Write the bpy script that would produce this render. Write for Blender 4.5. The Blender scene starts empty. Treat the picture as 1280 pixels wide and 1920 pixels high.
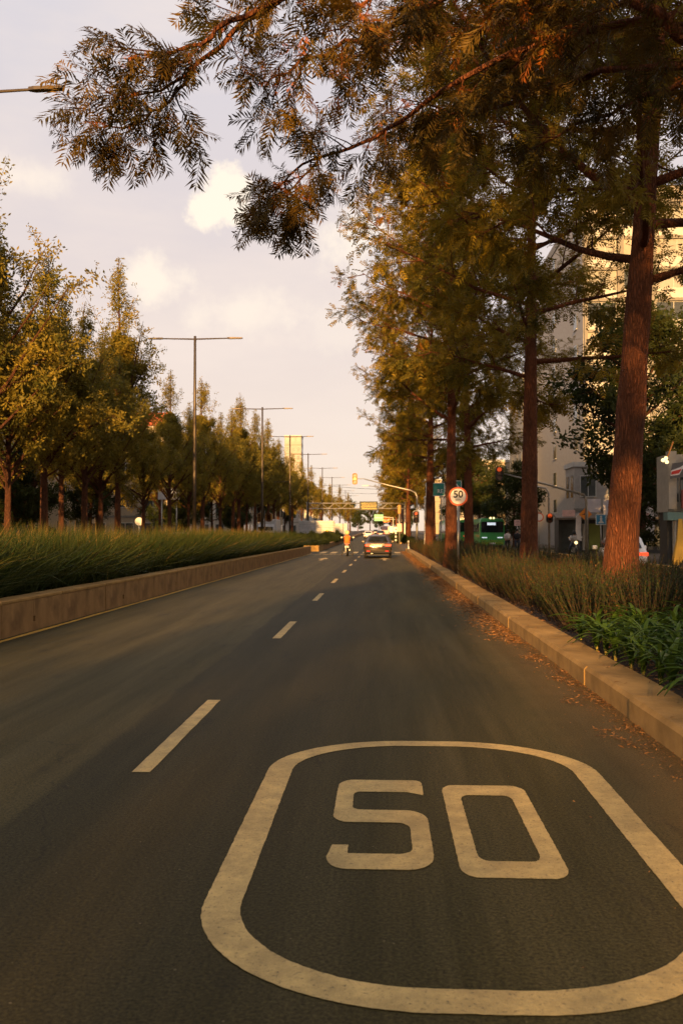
import bpy, math, random
import numpy as np
from mathutils import Vector, Matrix
R = math.radians
sc = bpy.context.scene
COL = sc.collection
rnd = random.Random(7)

# ------------------------------------------------------------------ camera
H_CAM = 1.55
cam_d = bpy.data.cameras.new('camera')
cam = bpy.data.objects.new('camera', cam_d); COL.objects.link(cam)
cam_d.sensor_fit = 'VERTICAL'; cam_d.sensor_height = 36.0; cam_d.sensor_width = 24.0
cam_d.lens = 1700 / 1920 * 36
cam_d.clip_start = 0.05; cam_d.clip_end = 5000
cam.location = (0, 0, H_CAM)
cam.rotation_euler = (R(90 + 1.35), 0, R(2.6))
cam_d.dof.use_dof = True; cam_d.dof.focus_distance = 9.0; cam_d.dof.aperture_fstop = 4.5
sc.camera = cam

# ------------------------------------------------------------------ sky, sun, exposure
SUN_EL, SUN_AZ = 11.5, 6.0            # low sun behind the camera, a little to its left
w = bpy.data.worlds.new('World'); sc.world = w; w.use_nodes = True
nt = w.node_tree; nt.nodes.clear()
def N(tree, t, **k):
    n = tree.nodes.new(t)
    for a, b in k.items(): setattr(n, a, b)
    return n
def LK(tree, a, b): tree.links.new(a, b)
def math_node(tree, op, a, b=None, c=None, clamp=False):
    n = N(tree, 'ShaderNodeMath', operation=op, use_clamp=clamp)
    for i, v in enumerate((a, b, c)):
        if v is None: continue
        if isinstance(v, (int, float)): n.inputs[i].default_value = v
        else: LK(tree, v, n.inputs[i])
    return n.outputs[0]
def mixc(tree, fac, a, b, blend='MIX'):
    n = N(tree, 'ShaderNodeMix', data_type='RGBA', blend_type=blend)
    if isinstance(fac, (int, float)): n.inputs[0].default_value = fac
    else: LK(tree, fac, n.inputs[0])
    for i, v in ((6, a), (7, b)):
        if isinstance(v, tuple): n.inputs[i].default_value = (*v, 1)
        else: LK(tree, v, n.inputs[i])
    return n.outputs[2]
def build_sky():
    sky = N(nt, 'ShaderNodeTexSky', sky_type='NISHITA', sun_disc=False, sun_elevation=R(SUN_EL),
            sun_rotation=R(180 + SUN_AZ), air_density=1.2, dust_density=4.0, ozone_density=1.0, altitude=2200)
    bg = N(nt, 'ShaderNodeBackground'); bg.inputs[1].default_value = 0.052
    tc = N(nt, 'ShaderNodeTexCoord'); dirv = tc.outputs['Generated']
    sep = N(nt, 'ShaderNodeSeparateXYZ'); LK(nt, dirv, sep.inputs[0])
    # thin high veil: streaky noise over the whole dome, warmer and denser low down
    mp = N(nt, 'ShaderNodeMapping'); mp.inputs['Scale'].default_value = (1.6, 1.6, 5.0); LK(nt, dirv, mp.inputs[0])
    n1 = N(nt, 'ShaderNodeTexNoise'); n1.inputs['Scale'].default_value = 2.2; n1.inputs['Detail'].default_value = 5; n1.inputs['Roughness'].default_value = .55
    LK(nt, mp.outputs[0], n1.inputs['Vector'])
    veil = N(nt, 'ShaderNodeMapRange'); veil.inputs[1].default_value = .42; veil.inputs[2].default_value = .72
    veil.inputs[3].default_value = 0.0; veil.inputs[4].default_value = 1.0; LK(nt, n1.outputs[0], veil.inputs[0])
    low = N(nt, 'ShaderNodeMapRange'); low.inputs[1].default_value = 0.0; low.inputs[2].default_value = .55
    low.inputs[3].default_value = 1.0; low.inputs[4].default_value = 0.0; LK(nt, sep.outputs[2], low.inputs[0])
    hazecol = mixc(nt, low.outputs[0], (6.5, 6.2, 6.7), (8.3, 6.25, 4.9))     # lavender above, peach at the horizon
    base = mixc(nt, .84, sky.outputs[0], hazecol)
    cl = math_node(nt, 'MULTIPLY', veil.outputs[0], .55)
    out = mixc(nt, cl, base, (8.2, 6.95, 6.1))
    # a few cumulus heads
    n2 = N(nt, 'ShaderNodeTexNoise'); n2.inputs['Scale'].default_value = 26.0; n2.inputs['Detail'].default_value = 5; n2.inputs['Roughness'].default_value = .6
    LK(nt, dirv, n2.inputs['Vector'])
    cen = math_node(nt, 'SUBTRACT', n2.outputs[0], .5)
    def puff(az, el, rad, squash, soft, amt):
        # az right of +Y in degrees, el above horizon in degrees
        nonlocal out
        d = Vector((math.sin(R(az)) * math.cos(R(el)), math.cos(R(az)) * math.cos(R(el)), math.sin(R(el))))
        sub = N(nt, 'ShaderNodeVectorMath', operation='SUBTRACT'); LK(nt, dirv, sub.inputs[0]); sub.inputs[1].default_value = d
        mul = N(nt, 'ShaderNodeVectorMath', operation='MULTIPLY'); LK(nt, sub.outputs[0], mul.inputs[0]); mul.inputs[1].default_value = (1, 1, squash)
        ln = N(nt, 'ShaderNodeVectorMath', operation='LENGTH'); LK(nt, mul.outputs[0], ln.inputs[0])
        dist = math_node(nt, 'MULTIPLY_ADD', cen, R(rad) * 1.9, ln.outputs['Value'])
        mr = N(nt, 'ShaderNodeMapRange', interpolation_type='SMOOTHSTEP'); LK(nt, dist, mr.inputs[0])
        mr.inputs[1].default_value = R(rad) * (1 - soft); mr.inputs[2].default_value = R(rad)
        mr.inputs[3].default_value = amt; mr.inputs[4].default_value = 0.0
        out = mixc(nt, mr.outputs[0], out, (9.2, 8.0, 6.6))
    for a in ((-10.3, 20.2, 2.3, 1.0, .42, .95), (-14.4, 15.4, 2.6, 1.4, .8, .75), (-9.0, 13.6, 4.6, 2.2, .9, .5), (-1.5, 18.0, 3.4, 1.2, .85, .7), (-3.0, 13.0, 3.0, 1.5, .9, .25), (-22, 20.5, 3.2, 2.2, .9, .5)):
        puff(*a)
    # keep the lower hemisphere dull
    LK(nt, out, bg.inputs[0])
    o = N(nt, 'ShaderNodeOutputWorld'); LK(nt, bg.outputs[0], o.inputs[0])
build_sky()
sun_d = bpy.data.lights.new('sun', 'SUN'); sun = bpy.data.objects.new('sun', sun_d); COL.objects.link(sun)
sun_d.energy = 5.0; sun_d.angle = R(0.6); sun_d.color = (1.0, .56, .20)
sun.rotation_euler = Vector((math.sin(R(SUN_AZ)) * math.cos(R(SUN_EL)), math.cos(R(SUN_AZ)) * math.cos(R(SUN_EL)), -math.sin(R(SUN_EL)))).to_track_quat('-Z', 'Y').to_euler()
sun.location = (-8, -40, 30)
sc.view_settings.view_transform = 'Standard'; sc.view_settings.look = 'None'
sc.view_settings.exposure = 1.25; sc.view_settings.gamma = 1.0; sc.view_settings.use_curve_mapping = False
sc.render.engine = 'CYCLES'
sc.cycles.use_denoising = True; sc.cycles.adaptive_threshold = .025; sc.cycles.max_bounces = 4; sc.cycles.diffuse_bounces = 3; sc.cycles.transmission_bounces = 4
sc.cycles.transparent_max_bounces = 4; sc.cycles.caustics_reflective = False; sc.cycles.caustics_refractive = False

def gz(y):                              # the avenue climbs gently beyond the junction
    return max(0.0, min(y, 520) - 88) * 0.0068
def P(px, py, d):                       # photograph pixel at distance d -> a place in the street
    return ((px - 718) / 1700 * d, d, H_CAM + (1000 - py) / 1700 * d)

# ------------------------------------------------------------------ materials
MATS = {}
def mat(name, col, rough=.7, metal=0., var=.25, scale=6., bump=0., bscale=40., col2=None, spec=.4, stretch=(1, 1, 1), emit=None, estr=0., trans=0., coat=0.):
    if name in MATS: return MATS[name]
    m = bpy.data.materials.new(name); m.use_nodes = True; t = m.node_tree
    b = t.nodes['Principled BSDF']
    tc = N(t, 'ShaderNodeTexCoord'); mp = N(t, 'ShaderNodeMapping'); mp.inputs['Scale'].default_value = stretch
    LK(t, tc.outputs['Object'], mp.inputs[0])
    nz = N(t, 'ShaderNodeTexNoise'); nz.inputs['Scale'].default_value = scale; nz.inputs['Detail'].default_value = 6; nz.inputs['Roughness'].default_value = .62
    LK(t, mp.outputs[0], nz.inputs['Vector'])
    rp = N(t, 'ShaderNodeMapRange'); rp.inputs[1].default_value = .3; rp.inputs[2].default_value = .7; LK(t, nz.outputs[0], rp.inputs[0])
    c2 = col2 if col2 else tuple(c * (1 - var) for c in col)
    c1 = col if col2 else tuple(min(1, c * (1 + var * .5)) for c in col)
    LK(t, mixc(t, rp.outputs[0], c2, c1), b.inputs['Base Color'])
    b.inputs['Roughness'].default_value = rough; b.inputs['Metallic'].default_value = metal
    b.inputs['Specular IOR Level'].default_value = spec
    if coat: b.inputs['Coat Weight'].default_value = coat; b.inputs['Coat Roughness'].default_value = .05
    if bump:
        nb = N(t, 'ShaderNodeTexNoise'); nb.inputs['Scale'].default_value = bscale; nb.inputs['Detail'].default_value = 5
        LK(t, mp.outputs[0], nb.inputs['Vector'])
        bp = N(t, 'ShaderNodeBump'); bp.inputs['Strength'].default_value = bump; bp.inputs['Distance'].default_value = .02
        LK(t, nb.outputs[0], bp.inputs['Height']); LK(t, bp.outputs[0], b.inputs['Normal'])
    if emit: m.cycles.emission_sampling = 'NONE'; b.inputs['Emission Color'].default_value = (*emit, 1); b.inputs['Emission Strength'].default_value = estr
    MATS[name] = m; return m
def leaf_mat(name, dark, light, odd=None, odd_at=.9, trans=.35, rough=.55):
    m = bpy.data.materials.new(name); m.use_nodes = True; t = m.node_tree; t.nodes.clear()
    at = N(t, 'ShaderNodeAttribute', attribute_name='rnd')
    col = mixc(t, at.outputs['Fac'], dark, light)
    if odd:
        g = math_node(t, 'GREATER_THAN', at.outputs['Fac'], odd_at); col = mixc(t, g, col, odd)
    pb = N(t, 'ShaderNodeBsdfPrincipled'); pb.inputs['Roughness'].default_value = rough; pb.inputs['Specular IOR Level'].default_value = .12
    LK(t, col, pb.inputs['Base Color'])
    tr = N(t, 'ShaderNodeBsdfTranslucent'); LK(t, mixc(t, .5, col, light), tr.inputs[0])
    mx = N(t, 'ShaderNodeMixShader'); mx.inputs[0].default_value = trans
    LK(t, pb.outputs[0], mx.inputs[1]); LK(t, tr.outputs[0], mx.inputs[2])
    o = N(t, 'ShaderNodeOutputMaterial'); LK(t, mx.outputs[0], o.inputs[0])
    MATS[name] = m; return m
def asphalt_mat():
    m = bpy.data.materials.new('asphalt'); m.use_nodes = True; t = m.node_tree; b = t.nodes['Principled BSDF']
    tc = N(t, 'ShaderNodeTexCoord'); pos = tc.outputs['Object']
    sep = N(t, 'ShaderNodeSeparateXYZ'); LK(t, pos, sep.inputs[0])
    def noise(scale, detail, stretch=(1, 1, 1), rough=.6):
        mp = N(t, 'ShaderNodeMapping'); mp.inputs['Scale'].default_value = stretch; LK(t, pos, mp.inputs[0])
        n = N(t, 'ShaderNodeTexNoise'); n.inputs['Scale'].default_value = scale; n.inputs['Detail'].default_value = detail; n.inputs['Roughness'].default_value = rough
        LK(t, mp.outputs[0], n.inputs['Vector']); return n.outputs[0]
    grain = noise(62, 5, rough=.8); blot = noise(.9, 6, (1, .35, 1)); streak = noise(1.1, 9, (2.2, .10, 1), .72); speck = noise(75, 2)
    stk = N(t, 'ShaderNodeMapRange'); stk.inputs[1].default_value = .38; stk.inputs[2].default_value = .68; LK(t, streak, stk.inputs[0])
    c = mixc(t, blot, (.030, .0245, .0070), (.070, .0560, .0160))
    c = mixc(t, math_node(t, 'MULTIPLY', stk.outputs[0], .48), c, (.145, .114, .047))
    # newer, darker strip of surfacing that carries the lane line, with an uneven edge
    ed = math_node(t, 'MULTIPLY_ADD', noise(1.6, 5, (1, .5, 1)), .22, sep.outputs[0])
    s1 = N(t, 'ShaderNodeMapRange'); s1.inputs[1].default_value = -1.93; s1.inputs[2].default_value = -1.87; LK(t, ed, s1.inputs[0])
    s2 = N(t, 'ShaderNodeMapRange'); s2.inputs[1].default_value = -.55; s2.inputs[2].default_value = .6; s2.inputs[3].default_value = 1.; s2.inputs[4].default_value = 0.; LK(t, ed, s2.inputs[0])
    strip = math_node(t, 'MULTIPLY', s1.outputs[0], s2.outputs[0])
    c = mixc(t, math_node(t, 'MULTIPLY', strip, .55), c, (.019, .0165, .0065))
    # hairline cracks
    vc = N(t, 'ShaderNodeTexVoronoi', feature='DISTANCE_TO_EDGE'); vc.inputs['Scale'].default_value = .36
    wv = N(t, 'ShaderNodeVectorMath', operation='MULTIPLY_ADD'); nw = N(t, 'ShaderNodeTexNoise'); nw.inputs['Scale'].default_value = 2.4; nw.inputs['Detail'].default_value = 6; LK(t, pos, nw.inputs['Vector'])
    LK(t, nw.outputs['Color'], wv.inputs[0]); wv.inputs[1].default_value = (.55, .55, 0); LK(t, pos, wv.inputs[2]); LK(t, wv.outputs[0], vc.inputs['Vector'])
    crk = math_node(t, 'MULTIPLY', math_node(t, 'LESS_THAN', vc.outputs['Distance'], .0022), math_node(t, 'GREATER_THAN', noise(.55, 2), .53))
    c = mixc(t, math_node(t, 'MULTIPLY', crk, .35), c, (.008, .0065, .004))
    # polished wheel tracks
    g2 = N(t, 'ShaderNodeMapRange'); g2.inputs[1].default_value = .35; g2.inputs[2].default_value = .75; g2.inputs[3].default_value = .25; g2.inputs[4].default_value = 1.95
    LK(t, grain, g2.inputs[0])
    v = N(t, 'ShaderNodeVectorMath', operation='SCALE'); LK(t, c, v.inputs[0]); LK(t, g2.outputs[0], v.inputs['Scale'])
    # dusty sand near the kerb
    du = N(t, 'ShaderNodeMapRange'); du.inputs[1].default_value = 1.25; du.inputs[2].default_value = 2.0; LK(t, math_node(t, 'MULTIPLY_ADD', noise(2.5, 6), .7, math_node(t, 'SUBTRACT', sep.outputs[0], .35)), du.inputs[0])
    dn = N(t, 'ShaderNodeMapRange'); dn.inputs[1].default_value = .4; dn.inputs[2].default_value = .62; LK(t, speck, dn.inputs[0])
    dust = math_node(t, 'MULTIPLY', du.outputs[0], math_node(t, 'MULTIPLY_ADD', dn.outputs[0], .5, .3))
    c = mixc(t, dust, v.outputs[0], (.19, .112, .042))
    # pale stone chips and old oil drips
    vo = N(t, 'ShaderNodeTexVoronoi'); vo.inputs['Scale'].default_value = 21; LK(t, pos, vo.inputs['Vector'])
    chip = math_node(t, 'LESS_THAN', vo.outputs['Distance'], .10)
    sel = math_node(t, 'GREATER_THAN', noise(7, 2), .60)
    c = mixc(t, math_node(t, 'MULTIPLY', math_node(t, 'MULTIPLY', chip, sel), .55), c, (.22, .17, .10))
    oil = N(t, 'ShaderNodeMapRange'); oil.inputs[1].default_value = .60; oil.inputs[2].default_value = .74; LK(t, noise(2.3, 5, (1.3, .5, 1)), oil.inputs[0])
    c = mixc(t, math_node(t, 'MULTIPLY', oil.outputs[0], .5), c, (.016, .013, .008))
    LK(t, c, b.inputs['Base Color']); b.inputs['Roughness'].default_value = .68; b.inputs['Specular IOR Level'].default_value = .11
    bp = N(t, 'ShaderNodeBump'); bp.inputs['Strength'].default_value = .55; bp.inputs['Distance'].default_value = .006
    LK(t, grain, bp.inputs['Height']); LK(t, bp.outputs[0], b.inputs['Normal'])
    MATS['asphalt'] = m; return m
def paint_mat(name, col, worn=(.05, .04, .022), lo=.30, hi=.44):
    m = bpy.data.materials.new(name); m.use_nodes = True; t = m.node_tree; b = t.nodes['Principled BSDF']
    tc = N(t, 'ShaderNodeTexCoord'); pos = tc.outputs['Object']
    n = N(t, 'ShaderNodeTexNoise'); n.inputs['Scale'].default_value = 55; n.inputs['Detail'].default_value = 7; n.inputs['Roughness'].default_value = .72; LK(t, pos, n.inputs['Vector'])
    mr = N(t, 'ShaderNodeMapRange'); mr.inputs[1].default_value = lo; mr.inputs[2].default_value = hi; LK(t, n.outputs[0], mr.inputs[0])
    n2 = N(t, 'ShaderNodeTexNoise'); n2.inputs['Scale'].default_value = 5; n2.inputs['Detail'].default_value = 9; n2.inputs['Roughness'].default_value = .8; LK(t, pos, n2.inputs['Vector'])
    n2r = N(t, 'ShaderNodeMapRange'); n2r.inputs[1].default_value = .36; n2r.inputs[2].default_value = .62; LK(t, n2.outputs[0], n2r.inputs[0])
    c = mixc(t, n2r.outputs[0], tuple(x * .68 for x in col), tuple(min(1, x * 1.15) for x in col))
    n5 = N(t, 'ShaderNodeTexNoise'); n5.inputs['Scale'].default_value = 1.6; n5.inputs['Detail'].default_value = 8; n5.inputs['Roughness'].default_value = .7; LK(t, pos, n5.inputs['Vector'])
    m5 = N(t, 'ShaderNodeMapRange'); m5.inputs[1].default_value = .45; m5.inputs[2].default_value = .68; LK(t, n5.outputs[0], m5.inputs[0])
    c = mixc(t, math_node(t, 'MULTIPLY', m5.outputs[0], .55), c, tuple(x * .42 for x in col))
    LK(t, mixc(t, mr.outputs[0], worn, c), b.inputs['Base Color']); b.inputs['Roughness'].default_value = .7
    n3 = N(t, 'ShaderNodeTexNoise'); n3.inputs['Scale'].default_value = 110; n3.inputs['Detail'].default_value = 3; LK(t, pos, n3.inputs['Vector'])
    bp = N(t, 'ShaderNodeBump'); bp.inputs['Strength'].default_value = .7; bp.inputs['Distance'].default_value = .008
    LK(t, n3.outputs[0], bp.inputs['Height']); LK(t, bp.outputs[0], b.inputs['Normal'])
    MATS[name] = m; return m
def bark_mat(name, c1, c2):
    m = bpy.data.materials.new(name); m.use_nodes = True; t = m.node_tree; b = t.nodes['Principled BSDF']
    tc = N(t, 'ShaderNodeTexCoord'); mp = N(t, 'ShaderNodeMapping'); mp.inputs['Scale'].default_value = (1, 1, .16); LK(t, tc.outputs['Object'], mp.inputs[0])
    v = N(t, 'ShaderNodeTexVoronoi', feature='DISTANCE_TO_EDGE'); v.inputs['Scale'].default_value = 26
    nz = N(t, 'ShaderNodeTexNoise'); nz.inputs['Scale'].default_value = 9; nz.inputs['Detail'].default_value = 7; LK(t, mp.outputs[0], nz.inputs['Vector'])
    va = N(t, 'ShaderNodeVectorMath', operation='MULTIPLY_ADD'); LK(t, nz.outputs['Color'], va.inputs[0]); va.inputs[1].default_value = (.12, .12, .12); LK(t, mp.outputs[0], va.inputs[2])
    LK(t, va.outputs[0], v.inputs['Vector'])
    mr = N(t, 'ShaderNodeMapRange'); mr.inputs[1].default_value = 0; mr.inputs[2].default_value = .32; LK(t, v.outputs[0], mr.inputs[0])
    c = mixc(t, mr.outputs[0], tuple(x * .45 for x in c1), c1)
    c = mixc(t, math_node(t, 'MULTIPLY', nz.outputs[0], .75), c, c2)
    nl = N(t, 'ShaderNodeTexNoise'); nl.inputs['Scale'].default_value = 1.7; nl.inputs['Detail'].default_value = 5; LK(t, tc.outputs['Object'], nl.inputs['Vector'])
    ml = N(t, 'ShaderNodeMapRange'); ml.inputs[1].default_value = .48; ml.inputs[2].default_value = .68; LK(t, nl.outputs[0], ml.inputs[0])
    c = mixc(t, math_node(t, 'MULTIPLY', ml.outputs[0], .6), c, (.045, .024, .014))
    LK(t, c, b.inputs['Base Color']); b.inputs['Roughness'].default_value = .9; b.inputs['Specular IOR Level'].default_value = .15
    bp = N(t, 'ShaderNodeBump'); bp.inputs['Strength'].default_value = 1.0; bp.inputs['Distance'].default_value = .05
    LK(t, mr.outputs[0], bp.inputs['Height']); LK(t, bp.outputs[0], b.inputs['Normal'])
    MATS[name] = m; return m
asphalt_mat(); paint_mat('road_paint', (.54, .375, .13)); paint_mat('yellow_paint', (.70, .38, .035), lo=.30, hi=.42)
bark_mat('bark_red', (.25, .078, .029), (.16, .064, .029)); bark_mat('bark_grey', (.17, .06, .026), (.11, .055, .03))
leaf_mat('leaf_silky', (.034, .046, .009), (.34, .225, .021), (.26, .10, .012), .95)
leaf_mat('leaf_near', (.034, .030, .007), (.19, .105, .014), (.30, .09, .012), .88, trans=.25)
leaf_mat('leaf_ash', (.088, .090, .018), (.29, .208, .027), None)
leaf_mat('leaf_round', (.018, .028, .008), (.055, .062, .013), None, trans=.25)
leaf_mat('flower', (.28, .09, .02), (.44, .15, .03), None)
leaf_mat('grass_blade', (.016, .034, .007), (.070, .074, .014), (.24, .14, .035), .93, trans=.3)
leaf_mat('sun_gold_stalk', (.10, .075, .018), (.30, .19, .045), None, trans=.35)  # gold of low sun on the grass tops put into the stalk colour
leaf_mat('rosemary_leaf', (.016, .032, .008), (.046, .062, .013), (.16, .07, .016), .93, trans=.15)
leaf_mat('rosemary_rust', (.034, .030, .010), (.125, .066, .018), (.20, .085, .02), .9, trans=.15)
leaf_mat('strap_leaf', (.034, .075, .012), (.070, .120, .018), None, trans=.25, rough=.4)
leaf_mat('litter', (.14, .068, .024), (.40, .19, .06), None, trans=.05, rough=.8)
mat('soil', (.050, .028, .013), .95, var=.5, scale=14, bump=.8, bscale=60)
mat('paving', (.09, .065, .04), .85, var=.3, scale=2, bump=.3)
mat('kerb_concrete', (.36, .218, .072), .88, var=.5, scale=1.6, bump=.25, bscale=230, spec=.2)
mat('kerb_yellow', (.55, .30, .06), .8, var=.3)
def wall_concrete():
    m = mat('wall_concrete', (.30, .175, .068), .9, var=.35, scale=3, stretch=(1, 1, .6), spec=.2); t = m.node_tree; b = t.nodes['Principled BSDF']
    tc = N(t, 'ShaderNodeTexCoord'); sep = N(t, 'ShaderNodeSeparateXYZ'); LK(t, tc.outputs['Object'], sep.inputs[0])
    # board marks of the shuttering, run-off stains
    nz = N(t, 'ShaderNodeTexNoise'); nz.inputs['Scale'].default_value = 1.; nz.inputs['Detail'].default_value = 5
    mp = N(t, 'ShaderNodeMapping'); mp.inputs['Scale'].default_value = (3, 2.2, 2.6); LK(t, tc.outputs['Object'], mp.inputs[0]); LK(t, mp.outputs[0], nz.inputs['Vector'])
    fr = math_node(t, 'FRACT', math_node(t, 'MULTIPLY_ADD', nz.outputs[0], .35, math_node(t, 'MULTIPLY', sep.outputs[1], 4.3)))
    gr = math_node(t, 'LESS_THAN', fr, .035)
    old = b.inputs['Base Color'].links[0].from_socket
    st = N(t, 'ShaderNodeMapRange'); st.inputs[1].default_value = .5; st.inputs[2].default_value = .72; LK(t, nz.outputs[0], st.inputs[0])
    c = mixc(t, math_node(t, 'MULTIPLY', st.outputs[0], .6), old, (.07, .04, .02))
    c = mixc(t, math_node(t, 'MULTIPLY', gr, .22), c, (.09, .055, .03)); LK(t, c, b.inputs['Base Color'])
    bp = N(t, 'ShaderNodeBump'); bp.inputs['Strength'].default_value = .3; bp.inputs['Distance'].default_value = .006; bp.invert = True
    n4 = N(t, 'ShaderNodeTexNoise'); n4.inputs['Scale'].default_value = 70; LK(t, tc.outputs['Object'], n4.inputs['Vector'])
    LK(t, math_node(t, 'MULTIPLY_ADD', n4.outputs[0], .5, gr), bp.inputs['Height']); LK(t, bp.outputs[0], b.inputs['Normal'])
wall_concrete()
mat('lamp_metal', (.085, .065, .045), .45, .5, var=.2)
mat('galvanised', (.36, .33, .28), .45, .6, var=.25)
mat('white_post', (.70, .66, .58), .5, var=.15)
mat('black', (.012, .012, .012), .6)
mat('dark_rubber', (.018, .017, .016), .8)

# ------------------------------------------------------------------ mesh helpers
def tag(o, label=None, cat=None, group=None, kind=None):
    if label: o['label'] = label
    if cat: o['category'] = cat
    if group: o['group'] = group
    if kind: o['kind'] = kind
    return o
def empty(name, loc=(0, 0, 0), rz=0.):
    o = bpy.data.objects.new(name, None); COL.objects.link(o); o.location = loc; o.rotation_euler = (0, 0, rz); o.empty_display_size = .2
    return o
def link_mesh(name, me, m, parent=None, loc=None, rot=None, scale=None):
    o = bpy.data.objects.new(name, me); COL.objects.link(o)
    if m is not None and len(me.materials) == 0: me.materials.append(MATS[m])
    if parent is not None: o.parent = parent
    if loc is not None: o.location = loc
    if rot is not None: o.rotation_euler = rot
    if scale is not None: o.scale = scale
    return o
def copy_tree(o, parent=None):
    c = o.copy(); COL.objects.link(c); c.parent = parent
    for ch in o.children: copy_tree(ch, c)
    return c
class MB:
    def __init__(s): s.v = []; s.f = []
    def add(s, V, F):
        n = len(s.v); s.v.extend([tuple(p) for p in V]); s.f.extend([tuple(i + n for i in f) for f in F]); return s
    def box(s, x0, x1, y0, y1, z0, z1, ch=0.):
        if ch <= 0:
            V = [(x0, y0, z0), (x1, y0, z0), (x1, y1, z0), (x0, y1, z0), (x0, y0, z1), (x1, y0, z1), (x1, y1, z1), (x0, y1, z1)]
            return s.add(V, [(0, 3, 2, 1), (4, 5, 6, 7), (0, 1, 5, 4), (1, 2, 6, 5), (2, 3, 7, 6), (3, 0, 4, 7)])
        c = ch; rings = []
        def ring(i, z): return [(x0 + i, y0 + c + i * 0, z), (x0 + c + i * 0, y0 + i, z), (x1 - c, y0 + i, z), (x1 - i, y0 + c, z), (x1 - i, y1 - c, z), (x1 - c, y1 - i, z), (x0 + c, y1 - i, z), (x0 + i, y1 - c, z)]
        return s.loft([ring(c * .999, z0), ring(0, z0 + c), ring(0, z1 - c), ring(c * .999, z1)])
    def loft(s, rings, cap=True, closed=True):
        n = len(rings[0]); V = [p for r in rings for p in r]; F = []
        for i in range(len(rings) - 1):
            for j in range(n if closed else n - 1):
                k = (j + 1) % n; F.append((i * n + j, i * n + k, (i + 1) * n + k, (i + 1) * n + j))
        if cap and closed:
            F.append(tuple(range(n - 1, -1, -1))); F.append(tuple((len(rings) - 1) * n + j for j in range(n)))
        return s.add(V, F)
    def tube(s, pts, rad, n=8, cap=True):
        pts = [Vector(p) for p in pts]; rad = rad if isinstance(rad, (list, tuple)) else [rad] * len(pts)
        rings = []; pu = None
        for i, p in enumerate(pts):
            d = (pts[min(i + 1, len(pts) - 1)] - pts[max(i - 1, 0)]).normalized()
            u = pu if pu is not None else (Vector((1, 0, 0)) if abs(d.x) < .8 else Vector((0, 1, 0)))
            u = (u - d * u.dot(d)).normalized(); v = d.cross(u); pu = u
            rings.append([p + (u * math.cos(a) + v * math.sin(a)) * rad[i] for a in [2 * math.pi * k / n for k in range(n)]])
        return s.loft(rings, cap)
    def lathe(s, prof, n=16, axis='z', at=(0, 0, 0)):
        rings = []
        for r, h in prof:
            ring = []
            for k in range(n):
                a = 2 * math.pi * k / n; c, q = r * math.cos(a), r * math.sin(a)
                ring.append({'z': (at[0] + c, at[1] + q, at[2] + h), 'y': (at[0] + q, at[1] + h, at[2] + c), 'x': (at[0] + h, at[1] + c, at[2] + q)}[axis])
            rings.append(ring)
        return s.loft(rings)
    def prism(s, poly, z0, z1, axis='z'):
        f = {'z': lambda p, h: (p[0], p[1], h), 'y': lambda p, h: (p[0], h, p[1]), 'x': lambda p, h: (h, p[0], p[1])}[axis]
        return s.loft([[f(p, z0) for p in poly], [f(p, z1) for p in poly]])
    def mesh(s, name, m, smooth=False):
        me = bpy.data.meshes.new(name); me.from_pydata(s.v, [], s.f)
        if smooth:
            for p in me.polygons: p.use_smooth = True
        me.materials.append(MATS[m]); me.update()
        import bmesh
        bm = bmesh.new(); bm.from_mesh(me); bmesh.ops.recalc_face_normals(bm, faces=bm.faces); bm.to_mesh(me); bm.free()
        return me
    def build(s, name, m, parent=None, loc=None, rot=None, smooth=False):
        return link_mesh(name, s.mesh(name, m, smooth), None, parent, loc, rot)
def part(name, m, parent, *a, **k):                 # one box as one part
    return MB().box(*a, **k).build(name, m, parent)
def np_mesh(name, V, F, m, rndv=None, smooth=False):
    V = np.asarray(V, dtype=np.float32); F = np.asarray(F, dtype=np.int32); k = F.shape[1]
    me = bpy.data.meshes.new(name); me.vertices.add(len(V)); me.vertices.foreach_set('co', V.ravel())
    me.loops.add(F.size); me.loops.foreach_set('vertex_index', F.ravel())
    me.polygons.add(len(F)); me.polygons.foreach_set('loop_start', np.arange(0, F.size, k, dtype=np.int32))
    if rndv is not None:
        a = me.attributes.new('rnd', 'FLOAT', 'FACE'); a.data.foreach_set('value', np.asarray(rndv, dtype=np.float32))
    if smooth: me.polygons.foreach_set('use_smooth', np.ones(len(F), dtype=bool))
    me.materials.append(MATS[m]); me.update(calc_edges=True); me.validate()
    return me
def spread(Vt, Ft, pos, X, Zr, scale, rv):
    """copies of one small template: pos (n,3), X direction (n,3), Zr rough up (n,3)"""
    X = X / np.linalg.norm(X, axis=1, keepdims=True)
    Y = np.cross(Zr, X); Y /= np.linalg.norm(Y, axis=1, keepdims=True) + 1e-9
    Z = np.cross(X, Y)
    M = np.stack([X, Y, Z], axis=2) * scale[:, None, None]
    V = np.einsum('nij,vj->nvi', M, Vt) + pos[:, None, :]
    F = Ft[None] + (np.arange(len(pos)) * len(Vt))[:, None, None]
    return V.reshape(-1, 3), F.reshape(-1, Ft.shape[1]), np.repeat(rv, len(Ft))
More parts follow.
